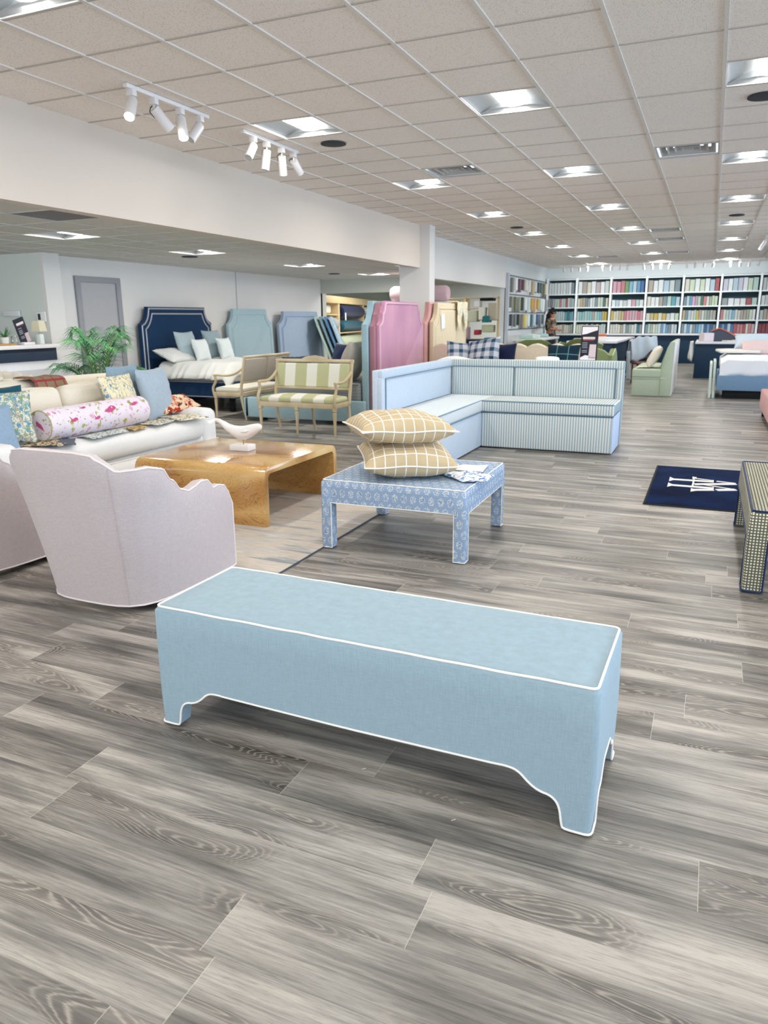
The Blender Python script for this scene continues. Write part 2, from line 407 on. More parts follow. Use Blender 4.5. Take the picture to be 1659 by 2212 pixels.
for i in range(ilo, ihi+1):
    x = XG+i*G
    if x < -5.4 or x > 9: continue
    m.box(x-.012, x+.012, -4, 26.2, CZ-.009, CZ+.003)
struct(m.build('trim_5', GRIDM, smooth=False)); m = MB()
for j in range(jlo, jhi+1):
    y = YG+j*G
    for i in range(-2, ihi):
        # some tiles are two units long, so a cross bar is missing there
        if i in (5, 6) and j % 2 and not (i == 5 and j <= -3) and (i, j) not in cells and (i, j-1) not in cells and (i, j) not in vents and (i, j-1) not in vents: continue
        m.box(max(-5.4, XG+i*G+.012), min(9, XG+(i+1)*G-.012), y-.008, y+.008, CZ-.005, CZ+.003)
struct(m.build('trim_1', plain('#c2bbb2', .6), smooth=False))  # cross bars greyer than the runners: tile-edge shadow put into their colour
# alcove ceiling
AX0 = -6.78-G/2; AY = [6.6, 9.0, 12.1, 15.3]; 
m = MB(); GA = G; nx0, nx1 = -10, 4
def acell(i): return AX0+i*G
AYG = AY[0]-G/2
aj = [0, 4, 9, 14]; AYC = [AYG+(j+.5)*G for j in aj]
for i in range(nx0, nx1):
    for j in range(-18, 17):
        if i == 0 and j in aj or (i, j) == (2, -2): continue
        x0, x1, y0, y1 = acell(i), acell(i+1), AYG+j*G, AYG+(j+1)*G
        x0 = max(x0, -13); x1 = min(x1, SX-.005 if y0 < 12.9 else -5.44); y0 = max(y0, -4); y1 = min(y1, 16.7)
        if x1-x0 < .01 or y1-y0 < .01: continue
        m.f([m.v((x0, y0, AZ)), m.v((x0, y1, AZ)), m.v((x1, y1, AZ)), m.v((x1, y0, AZ))])
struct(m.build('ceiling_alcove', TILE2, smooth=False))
m = MB()
for i in range(nx0, nx1+1):
    x = acell(i)
    if -13 < x < SX: m.box(x-.012, x+.012, -4, 16.7 if x < -5.46 else 12.95, AZ-.006, AZ+.003)
for j in range(-17, 17):
    y = AYG+j*G; m.box(-13, SX-.005 if y < 12.9 else -5.45, y-.012, y+.012, AZ-.004, AZ+.003)
struct(m.build('trim_2', plain('#cfcfca', .45, .4), smooth=False))
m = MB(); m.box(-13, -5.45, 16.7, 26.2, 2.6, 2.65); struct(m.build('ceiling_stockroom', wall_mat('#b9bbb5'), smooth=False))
# soffits, column, walls
m = MB(); m.box(SX-.14, SX, -4, 13.0, 2.335, CZ); struct(m.build('wall_soffit', WALLW, smooth=False))
m = MB(); m.box(-5.44, -5.3, 13.25, 20.62, 2.24, CZ); m.box(-5.3, -4.74, 13.249, 13.25, 0, .01); struct(m.build('wall_far_soffit', WALLC, smooth=False))
m = MB(); m.box(-5.32, -4.74, 13.0, 13.27, 0, CZ, ); struct(m.build('wall_column', WALLC, smooth=False))
m = MB(); m.box(-9.05, -8.9, 8.121, 16.7, 0, AZ); struct(m.build('wall_left', WALLC, smooth=False))
m = MB(); m.box(-8.905, -8.895, 13.0, 13.03, 0, AZ); struct(m.build('trim_3', plain('#b8b8b6'), smooth=False))
m = MB(); m.box(-13, -8.66, 8.0, 8.12, 0, AZ); struct(m.build('wall_greenish', WALLG, smooth=False)); m = MB(); m.box(-8.9, -8.66, 8.12, 8.3, 0, AZ); m.box(-8.72, -8.655, 7.995, 8.12, 0, AZ); struct(m.build('trim_4', WALLC, smooth=False))
m = MB(); m.box(-9.05, -6.5, 16.62, 16.72, 2.06, 2.62); m.box(-9.05, -8.9, 16.62, 16.9, 0, 2.62); struct(m.build('wall_header', wall_mat('#c9ccc4'), smooth=False))
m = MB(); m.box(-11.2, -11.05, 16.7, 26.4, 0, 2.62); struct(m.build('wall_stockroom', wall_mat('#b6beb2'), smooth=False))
m = MB(); m.box(-5.45, -5.3, 20.62, 26.4, 0, CZ); m.box(-13, 9, 26.2, 26.4, 0, CZ); struct(m.build('wall_back', wall_mat('#e2e8e8'), smooth=False))
m = MB(); m.box(-13.1, -13, -4, 8, 0, CZ); struct(m.build('wall_far_left', WALLC, smooth=False))
# front and right walls with shop windows
m = MB(); m.box(-13, -12, -4.1, -4, 0, CZ); m.box(-6.4, -5.6, -4.1, -4, 0, CZ); m.box(-12, -6.4, -4.1, -4, 2.36, CZ); m.box(-12, -6.4, -4.1, -4, 0, .28); m.box(5.6, 9.1, -4.1, -4, 0, CZ); m.box(-5.6, 5.6, -4.1, -4, 2.72, CZ); m.box(-5.6, 5.6, -4.1, -4, 0, .28); struct(m.build('wall_front', WALLC, smooth=False))
m = MB(); m.box(9, 9.1, -4, 26.4, 2.72, CZ); m.box(9, 9.1, -4, 26.4, 0, .28); m.box(9, 9.1, -4, -1.5, .28, 2.72); m.box(9, 9.1, 7.5, 10, .28, 2.72); m.box(9, 9.1, 20, 26.4, .28, 2.72); struct(m.build('wall_right', WALLC, smooth=False))
for k, (a, b, ax) in enumerate((((-5.6, 5.6), -4.0, 0), ((-1.5, 7.5), 9.0, 1), ((10, 20), 9.0, 1))):
    m = MB(); n_ = 5
    for i in range(n_+1):
        p = a[0]+(a[1]-a[0])*i/n_
        if ax == 0: m.box(p-.03, p+.03, b-.06, b+.02, .28, 2.72)
        else: m.box(b-.02, b+.06, p-.03, p+.03, .28, 2.72)
    struct(m.build('window_%d' % (k+1), plain('#3a3c40', .4), smooth=False))
m = MB(); m.box(-8.9, -8.885, 8.3, 8.72, 0, .09); m.box(-8.9, -8.885, 9.75, 16.6, 0, .09); struct(m.build('baseboard_left', plain('#3a3b3f'), smooth=False))
# grey door
m = MB(); m.box(-8.93, -8.885, 8.85, 9.62, 0, 2.04); d = struct(m.build('door_1', plain('#b4b5b8', .5), smooth=False))
m = MB()
for y0, y1, z0, z1 in ((8.76, 8.86, 0, 2.12), (9.61, 9.71, 0, 2.12), (8.855, 9.615, 2.03, 2.119)): m.box(-8.91, -8.86, y0, y1, z0, z1, .006)
m.build('door_frame', plain('#9a9ca1', .45), d)
m = MB(); m.tube([(-8.88, 9.53, 1.0), (-8.83, 9.53, 1.0), (-8.83, 9.43, 1.0)], .012, 8); m.build('door_handle', plain('#8a8a88', .3, .5, 1.0), d)
# ------------------------------------------------------------------ ceiling fixtures
def troffer():
    t = thing('ceiling_light', '', 'ceiling light')
    h = G/2-.012; m = MB()
    for sg in (1, -1):
        m.grid(lambda u, v: (sg*(h-(h-.11)*u), -h+2*h*v, .004+.075*math.sin(u*PI/2)), 6, 1)
        m.grid(lambda u, v: (-h+2*h*v*1, sg*(h-.05*u), .004+.07*u*(1-abs(2*v-1)**2.2)*.45), 2, 12)
        m.box(sg*h-.004 if sg > 0 else -h, h if sg > 0 else -h+.004, -h, h, .0, .085); m.box(-h, h, sg*h-.004 if sg > 0 else -h, h if sg > 0 else -h+.004, 0, .085)
    m.box(-h, h, -h, h, .085, .095)
    m.build('reflector', plain('#b0b4b6', .6, .25), t)
    l = bpy.data.lights.new('lamp', 'AREA'); l.shape = 'RECTANGLE'; l.size = .19; l.size_y = .56; l.energy = LAMPW; l.color = (1, .955, .90)
    lo = bpy.data.objects.new('lamp', l); COL.objects.link(lo); lo.parent = t; lo.location = (0, 0, .022)
    m = MB(); m.grid(lambda u, v: (.105*math.sin((u-.5)*PI), -.285+.57*v, .050-.022*math.cos((u-.5)*PI)), 8, 1); m.build('lens', LENS, t)
    m = MB()
    for a in (-1, 1): m.box(-h-.004, h+.004, a*h-.008, a*h+.008, -.004, .004); m.box(a*h-.008, a*h+.008, -h, h, -.004, .004)
    m.build('frame', plain('#cfcfcc', .4), t)
    return t
T0 = troffer(); first = True
cn = ['leftmost row', 'middle row', 'right-hand row', 'row beyond the right edge']
on = ['nearest', 'second', 'third', 'fourth', 'fifth', 'sixth', 'seventh', 'eighth', 'ninth']
def ordn(i): return on[i] if i < 9 else '%dth' % (i+1)
for a, X in enumerate(cols_):
    vis = [r for r in rows if r > (2.5 if a == 0 else 5.5)]
    for b, Y in enumerate(rows):
        if a == 3 and Y > 9: continue
        if Y < (2.5 if a == 0 else 5.5): lab = 'recessed square ceiling light above and behind the viewpoint, %s, position %s' % (cn[a], ordn(b))
        else:
            i = vis.index(Y); lab = 'square recessed ceiling light, %s from the camera in the %s' % (ordn(i) if i else 'nearest', cn[a])
        if first: T0.location = (X, Y, CZ); T0['label'] = lab; T0['group'] = 'recessed square lights in the main ceiling'; first = False
        else: dup(T0, (X, Y, CZ), 0, lab)
for b, Y in enumerate(AYC):
    ar = dup(T0, (AX0+G/2, Y, AZ), 0, 'square recessed ceiling light in the low alcove ceiling, %s from the left' % ['first', 'second', 'third', 'fourth'][b], 'recessed lights in the alcove ceiling')
    for c in [o for o in bpy.data.objects if o.parent == ar and o.type == 'LIGHT']: c.data = c.data.copy(); c.data.energy = LAMPW*1.7
def vent():
    t = thing('air_vent', '', 'air vent', group='square louvred air vents'); h = G/2-.014
    m = MB(); m.box(-h, h, -h, h, .10, .11); m.build('duct', plain('#55585c', .7), t)
    m = MB()
    for a in (-1, 1): m.box(-h, h, a*h-.012, a*h+.012, -.006, .01); m.box(a*h-.012, a*h+.012, -h, h, -.006, .01)
    m.build('frame', plain('#c6c4c1', .5), t)
    for k, q in enumerate((.26, .19, .12, .05)):
        m = MB(); R1 = [(x*q, y*q, .012) for x, y in ((-1, -1), (1, -1), (1, 1), (-1, 1))]; R2 = [(p[0]*(q-.045)/q if q > .05 else p[0]*.3, p[1]*(q-.045)/q if q > .05 else p[1]*.3, .06) for p in R1]
        m.rings([R1, R2], cap=False); solid(m.build('louvre', plain('#bdbbb8', .5), t, smooth=False), .006)
    return t
V0 = vent()
vl = ['left of the two large louvred air vents in the near ceiling', 'right of the two large louvred air vents in the near ceiling', 'nearer of the two far air vents in the right ceiling bay', 'second far air vent just behind the nearer one in the right bay', 'far air vent close to the bookcase wall in the right bay', 'far air vent near the back left corner of the ceiling']
for k, (i, j) in enumerate(vents):
    p = (XG+(i+.5)*G, YG+(j+.5)*G, CZ)
    if k == 0: V0.location = p; V0['label'] = vl[0]
    else: dup(V0, p, 0, vl[k])
m = MB(); x0 = acell(2); y0 = AYG-2*G
t = thing('return_grille', 'dark flat return air grille in the alcove ceiling behind the soffit', 'air vent', (x0+G/2, y0+G/2, AZ))
m.box(-G/2+.012, G/2-.012, -G/2+.012, G/2-.012, .02, .03); m.build('backing', plain('#6d6c6a'), t)
m = MB()
for k in range(22): m.box(-G/2+.012, G/2-.012, -G/2+.02+k*.026, -G/2+.026+k*.026, -.002, .018)
m.build('slats', plain('#8f8d8a'), t)
for k, (x, y, z, l) in enumerate(((-3.43, 6.745, CZ, 'dark round ceiling speaker beside the left front ceiling light'), (.2, 6.77, CZ, 'dark round ceiling speaker at the right edge by the front light'), (-3.45, 14.1, CZ, 'dark round ceiling speaker in the left row far down the ceiling'), (.2, 14.1, CZ, 'dark round ceiling speaker in the right row far down the ceiling'), (-7.33, 9.55, AZ, 'dark round speaker in the alcove ceiling beside the second alcove light'), (-7.43, 14.5, AZ, 'dark round speaker in the alcove ceiling near the fourth alcove light'))):
    if k == 0:
        S0 = MB().lathe([(.001, .002), (.105, .0), (.118, -.004), (.12, -.012), (.11, -.014), (.001, -.013)], n=28).build('ceiling_speaker', plain('#3d4147', .7)); S0.location = (x, y, z); tag(S0, l, 'speaker', 'round ceiling speakers')
    else: dup(S0, (x, y, z), 0, l)
# track lights
WM = plain('#efecea', .4, .4); LED = emit('spot_lens', (1, .98, .95, 1), 30.0)
def spot_track(x, ys, y0, y1, lab, heads, lit, scale=1.0):
    t = thing('track_light', lab, 'track light', (x, y0, CZ))
    MB().box(-.018, .018, 0, y1-y0, -.03, -.002, .003).build('rail', WM, t)
    for k, (y, rot) in enumerate(zip(ys, heads)):
        h = MB(); h.box(-.03, .03, y-y0-.022, y-y0+.022, -.075, -.028, .004); h.tube([(0, y-y0, -.075), (0, y-y0, -.115)], .008, 6)
        hd = h.build('spot_adapter', WM, t)
        b = MB(); b.lathe([(.005, 0), (.036, 0), (.038, -.004), (.038, -.17), (.034, -.172), (.033, -.16)], n=20)
        bb = b.build('spot_head', WM, t, loc=(0, y-y0, -.10), rot=rot)
        MB().lathe([(.001, -.163), (.033, -.162)], n=16).build('spot_lens', LED if lit[k] else plain('#c9c6c0', .2), bb)
        MB().tube([(-.045, 0, -.05), (-.046, 0, .0), (-.02, 0, .018), (.0, 0, .02)], .004, 5).build('bracket', plain('#3a3a3e'), bb)
    return t
spot_track(-3.9, [4.56, 4.79, 5.09, 5.33], 4.50, 5.44, 'white ceiling track with four spotlights, three of them glowing, near the left soffit',
           [(-.62, -.35, 0), (.65, -.40, 0), (-.30, -.35, 0), (-.72, .15, 0)], [1, 1, 1, 0])
spot_track(-3.9, [6.10, 6.32, 6.58, 6.80], 5.93, 6.88, 'white ceiling track with four unlit spotlights, the farther one near the soffit',
           [(-.75, -.1, 0), (-.12, .1, 0), (.34, .15, 0), (1.0, .1, 0)], [0, 0, 0, 0])
# ------------------------------------------------------------------ skirted upholstery (bench and ottomans)
def skirted(name, label, cat, w_, d_, h_, prof_f, prof_s, th, mat, pipe, loc, rz, rc=.02, dome=.012, pr=.0045, legmat=None):
    """upholstered box; prof = list of (distance from the corner, height of the lower edge), mirrored along each side"""
    def side(L, prof):
        a = [(s_, z) for s_, z in prof]; return a+[(L-s_, z) for s_, z in reversed(prof)]
    W, D = w_/2, d_/2; per = []   # (outer xy, inner xy, z)
    def corner(cx, cy, a0, z):
        for j in range(4):
            a = a0+j/3*PI/2*1.0
            per.append(((cx+rc*math.cos(a), cy+rc*math.sin(a)), (cx-math.copysign(th-rc, cx), cy-math.copysign(th-rc, cy)), z))
    # start bottom-left going +x along front (y=-D)
    for s_, z in side(w_, prof_f):
        s2 = min(max(s_, rc), w_-rc); per.append(((-W+s2, -D), (min(max(-W+s2, -W+th), W-th), -D+th), z))
    corner(W-rc, -D+rc, -PI/2, prof_f[0][1])
    for s_, z in side(d_, prof_s):
        s2 = min(max(s_, rc), d_-rc); per.append(((W, -D+s2), (W-th, min(max(-D+s2, -D+th), D-th)), z))
    corner(W-rc, D-rc, 0, prof_f[0][1])
    for s_, z in side(w_, prof_f):
        s2 = min(max(s_, rc), w_-rc); per.append(((W-s2, D), (min(max(W-s2, -W+th), W-th), D-th), z))
    corner(-W+rc, D-rc, PI/2, prof_f[0][1])
    for s_, z in side(d_, prof_s):
        s2 = min(max(s_, rc), d_-rc); per.append(((-W, D-s2), (-W+th, min(max(D-s2, -D+th), D-th)), z))
    corner(-W+rc, -D+rc, PI, prof_f[0][1])
    q = []
    for p in per:
        if q and (Vector(q[-1][0])-Vector(p[0])).length < 1e-5 and abs(q[-1][2]-p[2]) < 1e-5: continue
        q.append(p)
    per = q; n = len(per); rt = .014
    m = MB(); nz = noise.noise
    def bul(x, y, z):
        k = .0035*nz(Vector((x*6, y*6, z*6)))+.004*math.sin(max(0, min(1, z/h_))*PI); return k
    R = []
    for f_ in (0, .25, .5, .75, 1):
        ring = []
        for o_, i_, z in per:
            zz = z+(h_-rt-z)*f_; v = Vector(o_); b = bul(v.x, v.y, zz); v = v*(1+b/max(W, D)); ring.append((v.x, v.y, zz))
        R.append(ring)
    top1 = []
    for o_, i_, z in per: v = Vector(o_); top1.append((v.x*(1-rt*.8/W), v.y*(1-rt*.8/D), h_))
    R.append(top1)
    for k in (.9, .7, .45, .2, .02): R.append([(p[0]*k, p[1]*k, h_+dome*(1-k*k)+.002*nz(Vector((p[0]*k*5, p[1]*k*5, 0)))) for p in top1])
    inn = [[(i_[0], i_[1], z) for o_, i_, z in per], [(i_[0], i_[1], h_-.08) for o_, i_, z in per]]
    m.rings([inn[1], inn[0]]+R)
    t = thing(name, label, cat, loc, rz)
    m.build('upholstery', mat, t, ang=50)
    # welts
    tp = [(p[0]*1.004, p[1]*1.004, h_+.0005) for i, p in enumerate(top1)]; tl = []
    for i in range(n):
        a, b = Vector(tp[i]), Vector(tp[(i+1) % n]); k = max(1, int((b-a).length/.03))
        for j in range(k):
            v = a.lerp(b, j/k); v.z += .0022*nz(v*9)+.0; tl.append(v)
    MB().tube(tl, pr, 8, closed=True).build('top_piping', pipe, t)
    bp = []
    for o_, i_, z in per:
        v = Vector(o_)*1.004; bp.append((v.x, v.y, max(z, .006)))
    bq = []
    for p in bp:
        if not bq or (Vector(bq[-1])-Vector(p)).length > .004: bq.append(p)
    MB().tube(bq, pr*.9, 8, closed=True).build('lower_piping', pipe, t)
    return t
sprof = smoothpts([(0, .012), (.078, .012), (.085, .02), (.094, .085), (.118, .112), (.155, .117), (.185, .135), (.215, .165), (.245, .174), (.30, .172)], 2)
sside = smoothpts([(0, .012), (.065, .012), (.072, .02), (.078, .085), (.098, .108), (.12, .105), (.135, .115), (.160, .150), (.185, .160), (.2, .160)], 2)
bench = skirted('upholstered_bench', 'long pale blue upholstered bench with white piping and scalloped skirt in the foreground', 'bench', 1.552, .475, .466,
        [(s, z) for s, z in sprof]+[(.5, .170), (.75, .168)], sside, .055, fabric('#94abb7', .06, blot=.03), PIPEW, (-.955, 2.13, 0), -.019, rc=.018, dome=.012, pr=.0040)
def motif():
    t = NT('blue_block_print', .88, .15); v = t.co(); X, Y, Z = t.xyz(v)
    nrm = t.xyz(t.n('TexCoord').outputs['Normal']); az = t.math('GREATER_THAN', t.math('ABSOLUTE', nrm[2]), .6); ax = t.math('GREATER_THAN', t.math('ABSOLUTE', nrm[0]), .6)
    U = t.math('ADD', t.math('MULTIPLY', Y, ax), t.math('MULTIPLY', X, t.math('SUBTRACT', 1.0, ax)))
    Vv = t.math('ADD', t.math('MULTIPLY', Y, az), t.math('MULTIPLY', Z, t.math('SUBTRACT', 1.0, az)))
    pu, pv = .060, .064
    rowv = t.math('DIVIDE', t.math('ADD', Vv, 9.), pv); ri = t.math('FLOOR', rowv); fv = t.math('SUBTRACT', t.math('FRACT', rowv), .5)
    sh = t.math('MULTIPLY', t.math('MODULO', ri, 2.0), .5)
    fu = t.math('SUBTRACT', t.math('FRACT', t.math('ADD', t.math('DIVIDE', t.math('ADD', U, 9.), pu), sh)), .5)
    r = t.math('SQRT', t.math('ADD', t.math('POWER', t.math('MULTIPLY', fu, 1.25), 2.0), t.math('POWER', fv, 2.0)))
    an = t.math('ARCTAN2', fv, fu); pet = t.math('MULTIPLY', t.math('SINE', t.math('MULTIPLY', an, 7.0)), .045)
    rr_ = t.math('ADD', r, pet)
    ns = t.n('TexNoise', Vector=v, Scale=75.0, Detail=1.0).outputs[0]
    ring = t.math('LESS_THAN', t.math('ABSOLUTE', t.math('SUBTRACT', rr_, .37)), .032)
    n5 = t.n('TexNoise', Vector=v, Scale=60.0, Detail=2.0).outputs[0]; ring = t.math('MULTIPLY', ring, t.math('GREATER_THAN', n5, .46))
    inner = t.math('MULTIPLY', t.math('LESS_THAN', rr_, .40), t.math('LESS_THAN', t.math('ABSOLUTE', t.math('SUBTRACT', ns, .5)), .05))
    dots = t.math('MULTIPLY', t.math('LESS_THAN', rr_, .30), t.math('GREATER_THAN', ns, .62))
    c = t.mix(t.math('MULTIPLY', dots, .5), lin('#8fa5bf'), lin('#5f7ba6')); c = t.mix(t.math('MULTIPLY', t.math('MAXIMUM', ring, inner), .68), c, lin('#dde0de'))
    t.col(c); return t.m
lg = [(0, .008), (.072, .008), (.072, .1), (.072, .2), (.072, .31), (.09, .31)]
ott = skirted('square_ottoman', 'large square blue block-printed ottoman with white piping holding two tan pillows', 'ottoman', .965, .965, .455, lg+[(.3, .31)], lg+[(.3, .31)], .07, motif(), PIPEW, (-1.735, 4.545, 0), .012, rc=.012, dome=.006, pr=.0035)
CHK = checks('tweed_check', '#5d5f4e', '#d4d1c2', .0160, .56)
ott2 = skirted('tweed_ottoman', 'ottoman in cream and olive check with navy piping at the right edge', 'ottoman', 1.1, 1.5, .455, [(0, .012), (.1, .012), (.1, .15), (.1, .30), (.12, .30), (.3, .30)], [(0, .012), (.1, .012), (.1, .15), (.1, .30), (.12, .30), (.3, .30)], .1, CHK, fabric('#1c2f58', .05), (.83, 4.94, 0), 0, rc=.015, dome=.012, pr=.006)
# pillows on the printed ottoman
TANG = gridm('tan_windowpane', '#c9b794', '#f2eeeb', .066, .0060, base2='#bca985')
pillow('throw_pillow', .60, .60, .235, TANG, 'tan windowpane pillow with white piping lying flat on the blue ottoman, lower of two', 'pillow', (-1.765, 4.42, .574), (.06, .02, .52), pipe=PIPEW, wr=.012, seed=2)
pillow('throw_pillow', .62, .62, .225, TANG, 'tan windowpane pillow with white piping, upper one of the stack on the blue ottoman', 'pillow', (-1.83, 4.44, .765), (-.02, .03, .66), pipe=PIPEW, wr=.012, seed=5)
def sheetpoly(name, pts, z, mat, label, cat, lift=.004, th=.0015, group=None, seed=0):
    m = MB(); c = [sum(p[i] for p in pts)/len(pts) for i in (0, 1)]; n = 5; R = []
    so = Vector((seed*3.3, seed, 0)); P = []
    for a, b in zip(pts, pts[1:]+pts[:1]):
        for j in range(4): P.append((a[0]+(b[0]-a[0])*j/4-c[0], a[1]+(b[1]-a[1])*j/4-c[1]))
    for k in (1, .75, .5, .25, .03): R.append([(x*k, y*k, lift*(.6+noise.noise(Vector((x*k*18, y*k*18, 0))+so))) for x, y in P])
    m.rings(R, cap=False); m.f([v for v in []]) if 0 else None
    o = m.build(name, mat, ang=60, loc=(c[0], c[1], z+th)); solid(o, th); tag(o, label, cat, group); return o
PAP = printed('blue_leaf_print', '#eef0f1', ['#2f68b5', '#8fc0dc', '#2f68b5'], 16, .33, .2)
sheetpoly('fabric_swatch', [(-1.60, 4.50), (-1.33, 4.27), (-1.20, 4.32), (-1.19, 4.52), (-1.40, 4.60)], .462, PAP, 'white and blue seashore-print fabric swatch on the corner of the blue ottoman', 'fabric swatch', .012, seed=1)
sheetpoly('paper_sheet', [(-1.56, 4.60), (-1.30, 4.62), (-1.33, 4.86), (-1.50, 4.80)], .463, plain('#eceaea'), 'plain white paper sheet under the stacked tan pillows on the blue ottoman', 'paper', .006, seed=4)
sheetpoly('fabric_swatch', [(.44, 5.10), (.62, 5.05), (.68, 5.34), (.50, 5.38)], .467, printed('green_blue_print', '#eef0ee', ['#8fb86b', '#7fa6d8', '#d6dce2'], 30), 'pale green and blue print swatch on the checked ottoman at right edge', 'fabric swatch', .012, seed=2)
sheetpoly('fabric_swatch', [(.46, 4.93), (.66, 4.86), (.70, 4.95), (.50, 5.0)], .466, plain('#dfe4f2'), 'blue-edged white swatch nearest the front on the checked ottoman', 'fabric swatch', .006, seed=3)
# ------------------------------------------------------------------ coffee table, bird, rug
def arc_u(L, H, R, th):
    o = [(0, 0), (0, H-R)]+[(R-R*math.cos(a), H-R+R*math.sin(a)) for a in [k/6*PI/2 for k in range(1, 7)]]
    o += [(L-R+R*math.sin(a), H-R+R*math.cos(a)) for a in [k/6*PI/2 for k in range(0, 7)]]+[(L, 0)]
    r = R-th if R > th else .02; r = max(r, .02)
    i = [(L-th, 0)]+[(L-th-r+r*math.cos(a), H-th-r+r*math.sin(a)) for a in [k/5*PI/2 for k in range(0, 6)]]
    i += [(th+r-r*math.sin(a), H-th-r+r*math.cos(a)) for a in [k/5*PI/2 for k in range(0, 6)]]+[(th, 0)]
    return o+i
tb = MB().prism(arc_u(1.11, .43, .075, .05), 0, -1.16, 0, .006).build('coffee_table', OLIVE, smooth=True, ang=40, loc=(-2.79, 4.293, .012), rot=(0, 0, 0))
tag(tb, 'glossy olive wood waterfall coffee table with bold dark grain on the rug', 'coffee table')
bird = thing('bird_sculpture', 'white carved whale-like bird sculpture on brass rod and white block on the coffee table', 'sculpture', (-3.36, 4.88, .443), .05)
MB().box(-.085, .085, -.06, .06, 0, .045, .003).build('base_block', plain('#f0eeec', .5), bird)
MB().tube([(.01, 0, .04), (.01, 0, .125)], .004, 8).build('brass_rod', plain('#b8924e', .3, .5, 1.0), bird)
bs = [(-.262, .232, .006, .012), (-.235, .232, .010, .014), (-.20, .222, .016, .02), (-.165, .200, .024, .027), (-.12, .172, .034, .034), (-.07, .150, .044, .043), (-.02, .137, .052, .052), (.03, .140, .054, .056), (.08, .155, .048, .052), (.12, .172, .038, .043), (.15, .186, .028, .033), (.172, .190, .018, .022), (.182, .190, .006, .008)]
m = MB(); R = []; N = 60
def bi(t):
    t *= len(bs)-1; i = min(int(t), len(bs)-2); f = t-i; a, b = bs[i], bs[i+1]; f = f*f*(3-2*f)*.5+f*.5; return [x+(y-x)*f for x, y in zip(a, b)]
for k in range(N+1):
    x, z, rx, rz = bi(k/N)
    R.append([(x, rx*math.cos(2*PI*j/24), z+rz*math.sin(2*PI*j/24)*(1 if math.sin(2*PI*j/24) > 0 else 1.0)) for j in range(24)])
# carved contour ridges around a centre on the flank
R2 = []
for r in R:
    q = []
    for p in r:
        d = math.hypot((p[0]-.07)*1.0, (p[2]-.165)*1.9); k = .0035*(1 if math.sin(d*230) > 0 else -1)*min(1, d*18)*(1 if p[0] > -.17 else 0); q.append((p[0], p[1]+math.copysign(k, p[1]) if abs(p[1]) > .01 else p[1], p[2]))
    R2.append(q)
m.rings(R2); m.build('bird_body', plain('#efedec', .55), bird, ang=25)
for sg in (-1, 1):
    m = MB(); m.rings([[(-.250+.0, sg*.004, .240), (-.215, sg*.004, .235), (-.225, sg*.004, .228)], [(-.30, sg*.035, .222), (-.262, sg*.045, .205), (-.285, sg*.04, .215)]]); o = m.build('tail_fluke', plain('#f3f1ee', .55), bird)
m = MB(); m.at((.055, -.053, .157), (0, -.15, 0), (1, .35, .28)); m.lathe([(.002, -.02), (.03, -.012), (.036, 0), (.03, .012), (.002, .02)], n=16); m.build('fin', plain('#f3f1ee', .55), bird)
def rugmat():
    t = NT('striated_rug', .95, .1); v = t.co()
    a = t.n('TexNoise', Vector=t.co((1.6, 15, 1)), Scale=1.0, Detail=4.0, Roughness=.6, Distortion=.5).outputs[0]
    f = t.n('TexNoise', Vector=t.co((9, 210, 1)), Scale=1.0, Detail=2.0).outputs[0]
    c = t.ramp(t.math('ADD', t.math('MULTIPLY', a, .8), t.math('MULTIPLY', f, .25)), [(.38, lin('#8f959a')), (.46, lin('#c6c1b9')), (.54, lin('#cdbfad')), (.60, lin('#b4b7b8')), (.68, lin('#e3dfd8'))])
    c = t.mix(t.math('MULTIPLY', t.n('MapRange', Value=f, i1=.48, i2=.7).outputs[0], .4), c, lin('#7e7a74')); t.col(c); t.bump(f, .35, .004); return t.m
m = MB(); m.box(-5.1, -2.2, 3.30, 5.72, .0, .011, .003); rg = m.build('area_rug', rugmat(), smooth=False); tag(rg, 'flatwoven rug in beige, grey and blue streaks under the coffee table', 'rug')
m = MB()
for y in (3.297, 5.723): m.box(-5.1, -2.2, y-.003, y+.003, 0, .0118)
for x in (-5.103, -2.198): m.box(x-.002, x+.001, 3.295, 5.725, 0, .0118)
m.build('rug_edge_binding', plain('#55575b', .9), rg)
